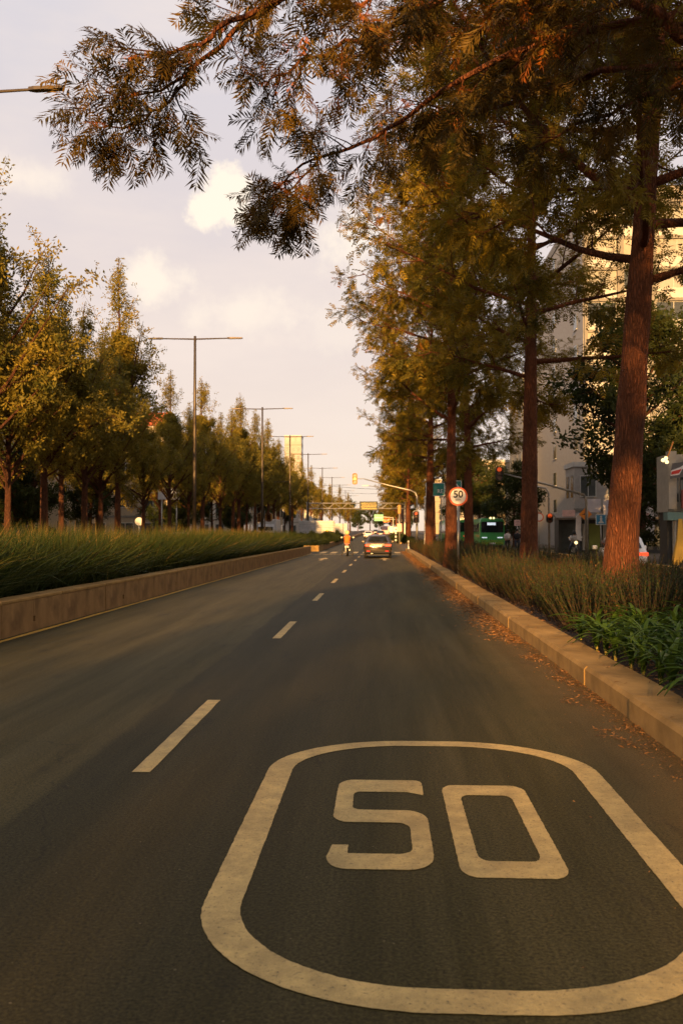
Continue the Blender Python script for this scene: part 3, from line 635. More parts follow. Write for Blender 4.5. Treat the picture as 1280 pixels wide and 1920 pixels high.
# the tree whose boughs hang over the lane
def overhanging_tree():
    g = np.random.default_rng(77); wood = Wood(); fr = Fronds(); fl = Fronds(); bx, by = 4.7, 7.4
    Pn = lambda px, py, d: np.array(P(px, py, d)) - np.array((bx, by, .12))
    tr = [np.array((0, 0, 0.)), np.array((.05, 0, 2.)), np.array((.0, .05, 4.2)), np.array((-.1, .1, 6.)), np.array((-.15, .05, 9.)), np.array((0, 0, 13.))]
    fine = np.array([along(tr, t)[0] for t in np.linspace(0, 1, 30)]); wood.tube(fine, np.linspace(.30, .05, 30), 12)
    boughs = [  # (photo path, distance), twig density
        ([(1500, 60, 7.4), (1240, -70, 7.6), (980, -120, 7.9), (700, -70, 8.2), (560, -35, 8.3), (454, 22, 8.4), (361, 109, 8.3), (300, 150, 8.2), (215, 172, 8.1)], .06, 13, .32),
        ([(560, -35, 8.3), (432, 16, 8.1), (372, 66, 8.0), (300, 85, 8.0), (235, 80, 8.0)], .03, 7, .34),
        ([(361, 109, 8.3), (300, 185, 8.2), (240, 215, 8.2), (150, 225, 8.2)], .02, 7, .30),
        ([(1240, -70, 7.6), (900, -40, 8.4), (760, 20, 8.6), (678, 60, 8.6), (547, 115, 8.5), (490, 150, 8.4)], .05, 11, .30),
        ([(1240, 30, 8.2), (1000, 80, 8.8), (850, 150, 9.2), (760, 215, 9.4), (673, 268, 9.4), (601, 284, 9.3), (530, 325, 9.2), (500, 372, 9.1)], .036, 17, .28),
        ([(601, 284, 9.3), (560, 335, 9.3), (510, 372, 9.2)], .015, 5, .3),
        ([(1420, 160, 7.6), (1240, 40, 7.8), (1110, -60, 8.4), (960, -110, 9)], .085, 9, .4),
        ([(1240, -70, 7.6), (1010, 10, 9.5), (880, 60, 10), (760, 60, 10.2), (640, 20, 10.2)], .05, 14, .36),
        ([(1400, 120, 8.5), (1150, 130, 9.6), (1000, 180, 10.2), (870, 210, 10.6), (760, 180, 10.8)], .05, 14, .4),
        ([(1300, -40, 9), (1130, 20, 10.5), (1000, 60, 11), (900, 20, 11.5)], .05, 12, .38),
        ([(1400, 100, 8.5), (1220, 180, 9.8), (1100, 230, 10.4), (990, 280, 10.8)], .04, 12, .36),
        ([(980, -120, 7.9), (820, -90, 7.6), (700, -20, 7.4), (640, 40, 7.4)], .03, 9, .3),
        ([(980, -120, 7.9), (800, -140, 9.6), (600, -110, 10.4), (480, -60, 10.6)], .03, 10, .34),
        ([(1240, -200, 7), (900, -330, 6.5), (500, -350, 6), (200, -320, 5.8)], .06, 16, .4),
        ([(1240, -300, 6.5), (1000, -600, 5), (600, -700, 4.5), (300, -650, 4)], .06, 16, .4),
        ([(1500, -300, 7), (1300, -500, 9), (1000, -480, 11), (700, -430, 12)], .06, 16, .4)]
    for path, r0, subs, reach in boughs:
        ctrl = [Pn(*p) for p in path]; pts = [along(ctrl, t)[0] for t in np.linspace(0, 1, 3 * len(ctrl))]
        pts = [p + g.normal(0, .018, 3) for p in pts]; wood.tube(pts, np.linspace(r0, .006, len(pts)), 6)
        L = sum(np.linalg.norm(b - a) for a, b in zip(pts, pts[1:]))
        for s_ in range(subs):
            t = .06 + .94 * (s_ + g.random()) / subs; p, d = along(pts, t); side = unit(np.cross(d, unit(g.normal(0, 1, 3))))
            Ls = reach * g.uniform(.7, 1.8); sp = bend(g, p, d * .7 + side * .8 + np.array((0, 0, -.1)), Ls, 4, .14, -.1); wood.tube(sp, np.linspace(.009, .003, 5), 4)
            tn = np.clip(g.normal(.4, .2), .05, .9)
            for k_ in range(4):
                q, dd = along(sp, .15 + .85 * (k_ + g.random()) / 4); sd = unit(np.cross(dd, unit(g.normal(0, 1, 3))))
                twig(g, wood, fr, q, dd * .8 + sd * .6, g.uniform(.12, .26), .27, 4, tn, .3, .0028)
            twig(g, wood, fr, sp[-1], unit(sp[-1] - sp[-2]), .22, .27, 5, tn, .25, .0028)
            if g.random() < .5:
                q, dd = along(sp, g.uniform(.2, .7)); 
                for k_ in range(g.integers(3, 6)):
                    fl.add(q + g.normal(0, .03, 3), unit(g.normal(0, 1, 3) * (1, 1, .4)), np.array((0, 0, 1.)) + g.normal(0, .6, 3), g.uniform(.10, .17), g.random())
        twig(g, wood, fr, pts[-1], unit(pts[-1] - pts[-2]), .2, .27, 6, .4, .2, .003)
    # the unseen upper crown
    for i in range(16):
        h = 6.5 + i * .4; p, _ = along(tr, min(.98, h / 13)); az = i * 2.4; L = 4.2 - i * .14
        pts = bend(g, p, (math.cos(az), math.sin(az), .5), L, 5, .1, .2); wood.tube(pts, np.linspace(.05, .01, 6), 5)
        dress_limb(g, wood, fr, pts, L, .30, 6, 4, 4, .4)
    e = empty('silky_oak', (bx, by, .12)); tag(e, 'silky oak reaching feathery flowering boughs out over the lane', 'tree', G1)
    link_mesh('trunk', wood.mesh('trunk', 'bark_red'), None, e); link_mesh('crown', fr.mesh('crown', FR_NEAR, 'leaf_near'), None, e)
    # orange flower combs
    V, F = [], []
    for i in range(16):
        x = .1 + .9 * i / 15
        for s in (1, -1):
            n_ = len(V); V += [(x, 0, 0), (x + .05, s * .10, .12), (x + .07, s * .22, .22), (x + .03, s * .11, .10)]; F.append((n_, n_ + 1, n_ + 2, n_ + 3))
    link_mesh('flowers', fl.mesh('flowers', (np.array(V), np.array(F)), 'flower'), None, e)
overhanging_tree()

# ash-like upright trees on the far side of the opposite carriageway
def spray_template(n, g, sz=.5):
    V, F = [], []
    for i in range(n):
        b = g.normal(0, .33, 3) + np.array((.3, 0, 0)); d = unit(g.normal(0, 1, 3) + np.array((.6, 0, -.15))); s = unit(np.cross(d, g.normal(0, 1, 3))); l = sz * g.uniform(.7, 1.25); k_ = len(V)
        V += [b, b + d * l * .5 + s * l * .20, b + d * l, b + d * l * .5 - s * l * .20]; F.append((k_, k_ + 1, k_ + 2, k_ + 3))
    return np.array(V), np.array(F)
def ash(seed, Ht, rad, h0, Rc, limbs, subs, twigs, size, m='leaf_ash', steep=1., top=.06, pw=.85, spire=True):
    g = np.random.default_rng(seed); wood = Wood(); fr = Fronds()
    tr = [np.array((.12 * math.sin(2.1 * t * 3 + seed) * t, .12 * math.cos(1.7 * t * 3 + seed) * t, Ht * (1.04 if spire else .94) * t)) for t in np.linspace(0, 1, 12)]
    wood.tube(tr, [rad * (1 - .93 * t) + rad * .4 * math.exp(-t * Ht / .3) for t in np.linspace(0, 1, 12)], 10)
    for i in range(limbs):
        t = (i + g.random() * .7) / limbs; h = h0 + (Ht * (.76 if spire else .9) - h0) * t; p, _ = along(tr, min(.99, h / (Ht * (1.04 if spire else .94))))
        prof = (.7 + .3 * min(1, t / .15)) * (1 - (1 - top) * t ** pw); az = i * 2.399 + g.normal(0, .35); el = R((38 + 30 * t) * steep + g.normal(0, 7))
        L = Rc * prof * g.uniform(.75, 1.2) / max(.55, math.cos(el))
        pts = bend(g, p, (math.cos(az) * math.cos(el), math.sin(az) * math.cos(el), math.sin(el)), L, 5, .08, .28 * steep); wood.tube(pts, np.linspace(.018 + .012 * L, .008, 6), 5)
        tone = g.uniform(.25, .75)
        for s_ in range(int(subs * (1 - .35 * t) + .5)):
            q, d = along(pts, .22 + .78 * (s_ + g.random()) / subs); sd = unit(np.cross(d, unit(g.normal(0, 1, 3)))); Ls = L * g.uniform(.16, .30)
            sp = bend(g, q, d * .8 + sd * .8, Ls, 3, .12, .2); wood.tube(sp, [.012, .009, .006, .003], 3)
            tn = np.clip(tone + g.normal(0, .18), 0, 1)
            for k_ in range(twigs):
                c, dd = along(sp, .15 + .85 * (k_ + g.random()) / twigs); fr.add(c + g.normal(0, .10, 3), unit(dd + g.normal(0, .6, 3)), unit(g.normal(0, 1, 3)), size * g.uniform(.7, 1.3), np.clip(tn + g.normal(0, .12), 0, 1))
    for k_ in range(150 if spire else 26):
        t = .70 + .30 * math.sqrt(g.random()) * g.random() ** .25; c, dd = along(tr, t); wd_ = .14 + 2.6 * (1 - t); fr.add(c + g.normal(0, wd_ * .5, 3) * (1, 1, .5), unit(g.normal(0, 1, 3) + np.array((0, 0, .8))), unit(g.normal(0, 1, 3)), size, np.clip(g.normal(.55, .2), 0, 1))
    if spire:
        for k_ in range(9):
            t = g.uniform(.55, .9); c, dd = along(tr, t); az = g.uniform(0, 6.28); sp = bend(g, c, (math.cos(az) * .5, math.sin(az) * .5, 1), Ht * (1.02 - t) * g.uniform(.4, .75), 4, .06, .3); wood.tube(sp, [.02, .015, .011, .008, .004], 4)
            for q_ in range(16): c2, d2 = along(sp, .25 + .75 * q_ / 15); fr.add(c2 + g.normal(0, .13, 3), unit(g.normal(0, 1, 3) + d2), unit(g.normal(0, 1, 3)), size, np.clip(g.normal(.55, .2), 0, 1))
    return wood.mesh('trunk', 'bark_grey'), fr.mesh('crown', spray_template(8, np.random.default_rng(1)), m)
ASH = [ash(3, 14, .19, 4.0, 4.0, 40, 9, 15, .27), ash(8, 14, .17, 4.3, 3.7, 40, 10, 14, .27, top=.03), ash(15, 13.2, .20, 3.9, 4.1, 40, 10, 14, .27, top=.1)]
ROUND = [ash(31, 9.5, .20, 2.6, 3.6, 26, 11, 11, .42, 'leaf_round', .62, .55, 1.35, False), ash(37, 7.5, .16, 1.2, 3.2, 24, 11, 11, .42, 'leaf_round', .55, .6, 1.35, False)]
G3 = 'upright street trees across the opposite carriageway'
for i, (x, y, a, s) in enumerate(((-14.2, 31, 1.2, 1.14), (-14.0, 37, .3, .97), (-14.0, 42, 2.2, .90), (-14.3, 48.5, 4.0, 1.13), (-14.2, 60, 1.0, .86), (-14.0, 70, 3.1, .99), (-14.3, 90, 5.0, 1.12), (-14.0, 99, .8, 1.04),
        (-14.2, 112, 2.6, 1.08), (-14.3, 124, 4.4, 1.05), (-14.0, 140, 1.9, 1.0), (-14.1, 158, 3.7, .98), (-14.2, 180, .5, 1.0), (-14, 206, 2.9, 1.), (-14, 240, 4.8, 1.), (-13.5, 285, 1.4, 1.05), (-13, 340, 3.3, 1.05))):
    lab = {0: 'tall airy tree rising highest at the head of the left row', 1: 'airy tree next to the tallest one at the head of the left row', 2: 'airy tree between the pointed tree and the head of the left row',
           3: 'pointed narrow-topped tree with a reddish trunk near the round white sign', 4: 'golden tree beside the billboard, before the tall lamp post', 5: 'golden tree just behind the tall lamp post above the white car roof',
           6: 'golden tree behind the yellow traffic light heads', 7: 'golden tree behind the white box truck'}.get(i, 'distant golden street tree of the left row, past the box truck')
    plant_tree('street_tree', ASH[(0, 2, 2, 1)[i % 4]], x, y, a, s, lab, group=G3)
for i, (x, y, a, s) in enumerate(((-14.3, 34, 2.2, .78), (-14.2, 39.6, 5.1, .86), (-14.2, 45.2, .9, .80), (-14.4, 54, 3.0, .72), (-14.1, 65.5, 4.3, .76), (-14.2, 79, .2, .84), (-14.1, 85, 2.8, .98), (-14.2, 94.5, 3.9, .82), (-14.1, 106, 5.5, .95), (-14.2, 118, 1.1, .98))):
    plant_tree('street_tree', ASH[(2, 1, 0)[i % 3]], x, y, a, s, 'slender amber tree filling the first row between larger street trees', group=G3)
for i, (x, y, a, s) in enumerate(((-21.0, 34, .5, .86), (-21.3, 44, 2.0, .9), (-21.2, 54, 3.6, .86), (-21.0, 66, 5.0, .84), (-20.8, 84, 1.2, .9), (-20.9, 104, 2.6, .92), (-20.6, 133, 4.2, .95))):
    plant_tree('street_tree', ASH[(1, 0, 2)[i % 3]], x, y, a, s, 'amber street tree in the second row close to the beige blocks', group=G3)
G4 = 'dark bushy trees behind the left row'
for i, (x, y, a, s, k_) in enumerate(((-22, 40, 0, .8, 1), (-21.5, 52, 1, .9, 1), (-21.5, 66, 2, .8, 0), (-21.6, 92, 3, .9, 1), (-20.8, 110, 4, 1., 0), (-21, 128, 5, .9, 1), (-24, 58, .5, .9, 1), (-20.5, 150, 2, 1., 0), (-20, 185, 1, 1., 0))):
    plant_tree('bushy_tree', ROUND[k_], x, y, a, s, 'dark bushy tree behind the trunks of the left row', group=G4)
G5 = 'dark round trees by the shops'
for i, (x, y, a, s, k_, lab) in enumerate(((14.6, 52, 0, 1.42, 0, 'round dark tree standing before the pale tower'), (13.2, 92, 2, 1.05, 1, 'dark leafy tree above the green bus'), (17.5, 72, 4, .85, 1, 'low dark tree beside the corner shops'), (10.5, 112, 1, 1.1, 0, 'dark tree behind the green bus'),
        (19.5, 60, 3, .95, 0, 'dark tree further behind the white balcony building'), (14.9, 47.5, 2.2, .8, 1, 'dark tree close behind the white balcony building'), (13.5, 128, 5, 1.2, 0, 'far leafy tree past the bus'))):
    plant_tree('bushy_tree', ROUND[k_], x, y, a, s, lab, group=G5)
for i, (x, y, s) in enumerate(((-6, 430, 1.3), (-11, 400, 1.2), (0.5, 470, 1.3), (7, 420, 1.3), (-16, 440, 1.5), (13, 460, 1.4), (4, 480, 1.1), (-2, 500, 1.1))):
    plant_tree('bushy_tree', ROUND[i % 2], x, y, i, s, 'hazy tree closing the far end of the avenue', group='trees at the end of the avenue')

# long grass of the left-hand planter
def long_grass(name, x0, x1, y0, y1, n, hmin, hmax, seed, label, z0=.43, wd=.008, arch=1., m_='grass_blade'):
    g = np.random.default_rng(seed); per = 40; nc = n // per
    t = g.random(nc); cy = y0 + (y1 - y0) * (t ** 1.35); cx = g.uniform(x0, x1, nc); front = (cx - x0) / (x1 - x0)
    hf = g.uniform(.78, 1.16, nc)
    CX = np.repeat(cx, per); CY = np.repeat(cy, per); m = len(CX); FR = np.repeat(front, per)
    bx = CX + g.normal(0, .06, m); by = CY + g.normal(0, .06, m); a = g.uniform(0, 2 * np.pi, m)
    L = g.uniform(hmin, hmax, m) * np.repeat(hf, per); out = np.abs(g.normal(0, .42, m)) * (.8 + .5 * FR) + .08
    out *= arch; dx = np.cos(a) * out + .07 * FR; dy = np.sin(a) * out - .03
    S = 5; ss = np.linspace(0, 1, S)
    curve = g.uniform(.5, 1.5, m)
    px = bx[:, None] + dx[:, None] * L[:, None] * (ss + curve[:, None] * ss ** 2 * .6); py = by[:, None] + dy[:, None] * L[:, None] * (ss + curve[:, None] * ss ** 2 * .6)
    pz = z0 + L[:, None] * (ss - np.minimum(.75, out[:, None] * curve[:, None] * .42) * ss ** 2.4)
    ww = wd * g.uniform(.7, 1.4, m)[:, None] * np.array([1, 1.1, .95, .6, .05]); sa = g.uniform(0, np.pi, m); ox = np.cos(sa)[:, None] * ww; oy = np.sin(sa)[:, None] * ww
    V = np.stack([np.stack([px - ox, py - oy, pz], -1), np.stack([px + ox, py + oy, pz], -1)], 2).reshape(m, S * 2, 3)
    Ft = np.array([(2 * i, 2 * i + 1, 2 * i + 3, 2 * i + 2) for i in range(S - 1)]); F = (Ft[None] + (np.arange(m) * S * 2)[:, None, None]).reshape(-1, 4)
    rv = np.clip(np.repeat(g.uniform(.1, .8, nc), per) + g.normal(0, .18, m), 0, 1); rv = np.repeat(rv, S - 1)
    o = link_mesh(name, np_mesh(name, V.reshape(-1, 3), F, m_, rv, True), None); tag(o, label, 'grass', kind='stuff')
long_grass('long_grass', -8.6, -6.12, 5, 70.6, 62000, 1.0, 1.38, 21, 'dense bed of long arching grass behind the concrete wall')
long_grass('seed_grass', -9.8, -7.0, 8, 70.5, 13000, 1.1, 1.42, 22, 'taller grass stalks tinted sunlit gold rising out of the bed', wd=.005, arch=.35, m_='sun_gold_stalk')
def shrub_mesh(seed, n, sx, sy, sz, size=.10, m='leaf_round'):
    g = np.random.default_rng(seed); d = g.normal(0, 1, (n, 3)); d /= np.linalg.norm(d, axis=1, keepdims=True); rr = .72 + .28 * g.random(n) ** .5
    lump = 1 + .16 * np.sin(d[:, 0] * 5 + seed) * np.cos(d[:, 1] * 6) + .12 * np.sin(d[:, 2] * 9 + 2 * seed)
    p = d * (rr * lump)[:, None] * np.array((sx, sy, sz)); p[:, 2] = np.abs(p[:, 2]) * .95 + .05
    V, F, rv = spread(*spray_template(5, np.random.default_rng(2), .7), p, d + g.normal(0, .5, (n, 3)), g.normal(0, 1, (n, 3)), size * g.uniform(.7, 1.4, n), np.clip(g.normal(.45, .22, n), 0, 1)); return np_mesh('foliage', V, F, m, rv)
SHR = [shrub_mesh(2, 2600, .9, 1.1, .95, .13), shrub_mesh(5, 2600, 1.0, 1.0, .9, .13)]
for i, (x, y) in enumerate([(-6.6, 79.5 + 1.7 * j) for j in range(9)] + [(-7.9, 80 + 2.0 * j) for j in range(7)] + [(-6.5, 104 + 2.2 * j) for j in range(12)]):
    o = link_mesh('hedge_shrub', SHR[i % 2], None, None, (x + .15 * math.sin(i * 3), y, gz(y) + .34), (0, 0, i * 1.3), (1, 1, 1.05 + .2 * math.sin(i * 2)))
    tag(o, 'rounded dark shrub in the planter past the side street', 'shrub', 'shrubs in the far left planter')
for i in range(26):
    y = 120 + i * 3.; o = link_mesh('hedge_shrub', SHR[i % 2], None, None, (3.0 + .4 * math.sin(i * 5), y, gz(y) + .12), (0, 0, i), (.8, 1.2, .9)); tag(o, 'rounded shrub under the far right-hand trees', 'shrub', 'shrubs in the far right planter')

# rosemary hedge, bush by bush
def rosemary_mesh(seed, stems, rad, hgt, m_='rosemary_leaf'):
    g = np.random.default_rng(seed); V, F = [], []; nd = 54; S = 7
    Vt = np.array([(0, 0, 0), (.5, .13, .03), (1, 0, 0), (.5, -.13, .03)]); Ft = np.array([(0, 1, 2, 3)]); P_, X_, Z_, S_, R_ = [], [], [], [], []; wood = Wood()
    for s_ in range(stems):
        a = g.uniform(0, 6.283); q = rad * math.sqrt(g.random()); L = hgt * g.uniform(.7, 1.15) * (1 - .25 * (q / rad) ** 2)
        tilt = .55 * q / rad + .08; d = unit(np.array((math.cos(a) * tilt, math.sin(a) * tilt, 1.)) + g.normal(0, .08, 3))
        pts = bend(g, (math.cos(a) * q * .55, math.sin(a) * q * .55, 0), d, L, 5, .07, .1); wood.tube(pts, np.linspace(.006, .002, 6), 3); tn = g.uniform(.1, .9)
        for k_ in range(nd):
            t = .22 + .78 * (k_ + g.random()) / nd; p, dd = along(pts, t); sd = unit(np.cross(dd, g.normal(0, 1, 3)))
            P_.append(p); X_.append(unit(dd * 1.0 + sd * .75)); Z_.append(sd); S_.append(g.uniform(.024, .04)); R_.append(np.clip(tn + g.normal(0, .15), 0, 1))
    V, F, rv = spread(Vt, Ft, np.array(P_), np.array(X_), np.array(Z_), np.array(S_), np.array(R_))
    return wood.mesh('stems', 'soil'), np_mesh('foliage', V, F, m_, rv)
ROS = [rosemary_mesh(3, 105, .58, .95), rosemary_mesh(4, 100, .55, .90), rosemary_mesh(9, 95, .58, .84), rosemary_mesh(12, 90, .60, .78, 'rosemary_rust')]
rg = random.Random(12); i = 0
def rosemary(x, y, s):
    global i
    k_ = 3 if (y > 15.5 and (i * 7 + int(y)) % 5 < 2) else i % 3; st, fo = ROS[k_]; e = empty('rosemary_bush', (x, y, .13), rg.uniform(0, 6.28)); e.scale = (s, s, s * rg.uniform(.9, 1.1)); link_mesh('stems', st, None, e); link_mesh('foliage', fo, None, e)
    tag(e, *(('rusty brown rosemary bush among the greener ones behind the kerb', 'bush', 'rusty rosemary bushes') if k_ == 3 else ('upright green rosemary bush in the hedge behind the kerb', 'bush', 'green rosemary bushes along the kerb'))); i += 1
for row, (x, ya, yb, st) in enumerate(((2.98, 13.2, 30, .78), (3.75, 12.9, 34, .85), (4.6, 12.6, 36, .95), (5.6, 12.2, 36, 1.0), (6.3, 10.6, 30, 1.1))):
    y = ya
    while y < yb:
        if not (2.2 < 0): rosemary(x + rg.uniform(-.16, .16), y, rg.uniform(.82, 1.2) * (1.08 if row < 2 and y < 15 else 1))
        y += st * rg.uniform(.85, 1.2)
y = 30.5
while y < 80:
    for x in (2.95, 3.9, 5.2):
        if y < 37 and x > 3.3: continue
        rosemary(x + rg.uniform(-.2, .2), y + rg.uniform(-.3, .3), rg.uniform(1.0, 1.2))
    y += 1.45
# agapanthus clumps, leaf by leaf
def strap_leaf(L, seed):
    g = random.Random(seed); S = 7; b = MB(); pts = []
    for k_ in range(S + 1):
        t = k_ / S; w_ = .021 * (1 - .25 * t) * (1 if t < .75 else math.sqrt(max(0, (1 - t) / .25)) * .95 + .05)
        x = L * (.10 * t + .62 * t ** 2.0); z = L * (.95 * t - .62 * t ** 2.6); pts.append(((x, -w_, z + .005), (x, 0, z - .002), (x, w_, z + .005)))
    V = [p for r_ in pts for p in r_]; F = []
    for k_ in range(S):
        a = 3 * k_; F += [(a, a + 1, a + 4, a + 3), (a + 1, a + 2, a + 5, a + 4)]
    me = np_mesh('leaf', V, F, 'strap_leaf', np.full(len(F), g.random()), True); return me
LEAF = [strap_leaf(.30 + .045 * k_, k_) for k_ in range(6)]
STALK = MB().lathe([(.012, -.03), (.015, .02), (.012, .07), (.008, .11)], 8).mesh('stalk', mat('pale_stalk', (.30, .24, .04), .6) and 'pale_stalk', True)
ag = random.Random(31); cnt = 0
y = 6.6
while y < 13.0:
    x = 2.62
    while x < 5.9:
        xx, yy_ = x + ag.uniform(-.1, .1), y + ag.uniform(-.12, .12)
        lim = 12.6 - (xx - 2.7) * .15
        pxx = 718 + 1700 * xx / yy_
        if yy_ < lim and pxx < 1420 and not (xx < 3.1 and yy_ > 12.0):
            e = empty('agapanthus', (xx, yy_, .14), ag.uniform(0, 6.28)); s = ag.uniform(1.05, 1.4); e.scale = (s, s, s)
            tag(e, 'green strap-leaved agapanthus clump with pale yellow base behind the kerb', 'plant', 'agapanthus clumps behind the kerb')
            link_mesh('stalk', STALK, None, e)
            nl = ag.randint(13, 17)
            for k_ in range(nl): link_mesh('leaf', LEAF[ag.randrange(6)], None, e, (0, 0, .03 + .05 * k_ / nl), (ag.uniform(-.1, .1), ag.uniform(-.55, .35), k_ * 2.4 + ag.uniform(-.3, .3)))
            cnt += 1
        x += .33
    y += .36

# ------------------------------------------------------------------ street furniture
for nm, c, kw in (('sign_red', (.62, .09, .02), {}), ('sign_white', (.80, .76, .66), {}), ('sign_black', (.02, .02, .02), {}), ('sign_orange', (.80, .25, .02), {}), ('sign_blue', (.05, .24, .40), {}),
        ('sign_green', (.02, .17, .13), {}), ('far_green', (.16, .42, .28), {}), ('signal_yellow', (.34, .16, .02), {}), ('signal_black', (.02, .018, .012), {}), ('stripe_white', (.72, .68, .6), {}),
        ('hoarding_white', (.50, .48, .45), {}), ('logo_yellow', (.72, .48, .03), {}), ('display_black', (.025, .026, .012), {}), ('yellow_cloth', (.52, .30, .03), {}), ('red_cloth', (.55, .035, .02), {}),
        ('white_cloth', (.72, .66, .60), {}), ('grey_cloth', (.10, .09, .08), {}), ('teal_paint', (.13, .22, .19), {}), ('green_board', (.045, .065, .045), {}), ('maroon', (.17, .03, .02), {}), ('cream_wall', (.40, .35, .27), {}),
        ('tower_wall', (.31, .27, .20), {}), ('tower_side', (.30, .27, .23), {}), ('tower_frame', (.17, .15, .115), {}), ('curtain', (.28, .26, .21), {}), ('tower_white', (.42, .40, .35), {}), ('shop_dark', (.03, .028, .022), {}),
        ('awning', (.12, .09, .06), {}), ('poster_pale', (.55, .50, .50), {}), ('poster_green', (.20, .22, .03), {}), ('beige_block', (.30, .23, .14), {}), ('red_roof', (.55, .07, .02), {}), ('tent_pink', (.70, .42, .34), {})):
    mat(nm, c, .55, var=.16, scale=3)
mat('window_glass', (.05, .055, .05), .12, var=.3, spec=.6); mat('car_glass', (.012, .014, .014), .08, spec=.6)
mat('lens_red_lit', (.5, .03, .01), .3, emit=(1, .13, .02), estr=.22); mat('lens_red', (.35, .012, .008), .2); mat('lens_amber_lit', (.6, .2, .02), .3, emit=(1, .35, .05), estr=.35)
mat('lens_dim', (.10, .03, .01), .3); mat('tail_lit', (.5, .02, .01), .25, emit=(1, .10, .03), estr=.5); mat('led_white', (.7, .75, .8), .4, emit=(.8, .9, 1), estr=.3)
mat('led_amber', (.6, .4, .03), .4, emit=(1, .62, .08), estr=.12); mat('lamp_glow', (.8, .6, .2), .4, emit=(1, .72, .3), estr=1.0)
mat('car_paint_brown', (.075, .055, .038), .26, .55, var=.08, coat=.8); mat('car_paint_white', (.70, .68, .64), .3, .0, var=.05, coat=.7); mat('car_paint_dark', (.03, .03, .032), .3, .3, var=.05, coat=.7)
mat('car_paint_silver', (.42, .40, .37), .3, .6, var=.05, coat=.6); mat('car_paint_red', (.35, .03, .02), .3, .1, coat=.6); mat('bus_green', (.05, .30, .07), .35, var=.1, coat=.4); mat('bus_lime', (.22, .34, .03), .4)
mat('chrome', (.6, .55, .45), .15, 1.0, var=.05); mat('plate', (.72, .70, .62), .5); mat('rim', (.35, .33, .3), .3, .9)
mat('vest_orange', (.85, .16, .02), .8, emit=None); mat('skin', (.42, .22, .13), .6); mat('denim', (.03, .035, .05), .9); mat('cloth_dark', (.02, .019, .02), .9); mat('cloth_pale', (.5, .45, .4), .9); mat('helmet', (.62, .50, .22), .25, coat=.6)
mat('hair', (.012, .008, .006), .7); mat('plaster_trunk', (.22, .16, .09), .9)

def make_lamp(e):
    MB().tube([(0, 0, 0), (0, 0, 4), (0, 0, 8.5), (0, 0, 12.15)], [.125, .105, .085, .07], 12).build('pole', 'lamp_metal', e, smooth=True)
    MB().lathe([(.22, -.05), (.22, .03), (.16, .06), (.15, .30), (.13, .33)], 12).build('base', 'lamp_metal', e)
    for s in (1, -1):
        MB().tube([(0, 0, 11.98), (s * 1.85, 0, 12.02)], [.045, .035], 8).build('arm', 'lamp_metal', e)
        MB().loft([[(s * 1.8, -.05, 11.99), (s * 1.8, .05, 11.99), (s * 1.8, .05, 12.07), (s * 1.8, -.05, 12.07)], [(s * 1.95, -.09, 11.98), (s * 1.95, .09, 11.98), (s * 1.95, .08, 12.07), (s * 1.95, -.08, 12.07)],
                   [(s * 2.6, -.09, 11.99), (s * 2.6, .09, 11.99), (s * 2.6, .08, 12.06), (s * 2.6, -.08, 12.06)], [(s * 2.66, -.09, 12.0), (s * 2.66, .09, 12.0), (s * 2.66, .08, 12.05), (s * 2.66, -.08, 12.05)]]).build('lamp_head', 'lamp_metal', e)
lamp0 = None
for i, y in enumerate((21.7, 50.0, 78.4, 102, 127, 157, 187, 220, 255, 295)):
    if lamp0 is None: lamp0 = l_ = empty('street_lamp', (0, 0, 0)); make_lamp(l_)
    else: l_ = copy_tree(lamp0)
    l_.location = (-10.45, y, gz(y) + (.40 if y > 70 else .42) - .42 * 0); l_.rotation_euler = (0, 0, R((-2, 1, 0, 2, 0, 1, -1, 0, 1, 0)[i]))
    tag(l_, {1: 'tall double-armed street lamp rising from the grass bed between the pointed trees', 0: 'double-armed street lamp whose single arm end meets the hanging bough'}.get(i, 'double-armed street lamp further along the left-hand planter'), 'street lamp', 'double-armed street lamps of the left planter')

def post(e, h, r_, m='galvanised', x=0, y=0, z=0): return MB().tube([(x, y, z), (x, y, z + h)], r_, 10).build('post', m, e, smooth=True)
def disc(e, name, rad, z, y0, y1, m, n=36): return MB().lathe([(rad, y0), (rad, y1)], n, 'y', (0, 0, z)).build(name, m, e)
# 50 km/h sign
e = empty('speed_sign', (2.50, 30.3, .14)); tag(e, 'round white speed limit sign reading 50 with an orange-red rim on a thin post', 'sign')
post(e, 2.62, .032, 'galvanised'); d_ = disc(e, 'sign_plate', .315, 2.64, -.045, -.033, 'sign_red'); f_ = disc(d_, 'sign_face', .255, 2.64, -.051, -.045, 'sign_white')
link_mesh('lettering', text_mesh('50', .33, 'sign_black', bold=.008), None, f_, (0, -.056, 2.70)); link_mesh('lettering', text_mesh('km/h', .085, 'sign_black'), None, f_, (0, -.056, 2.525))

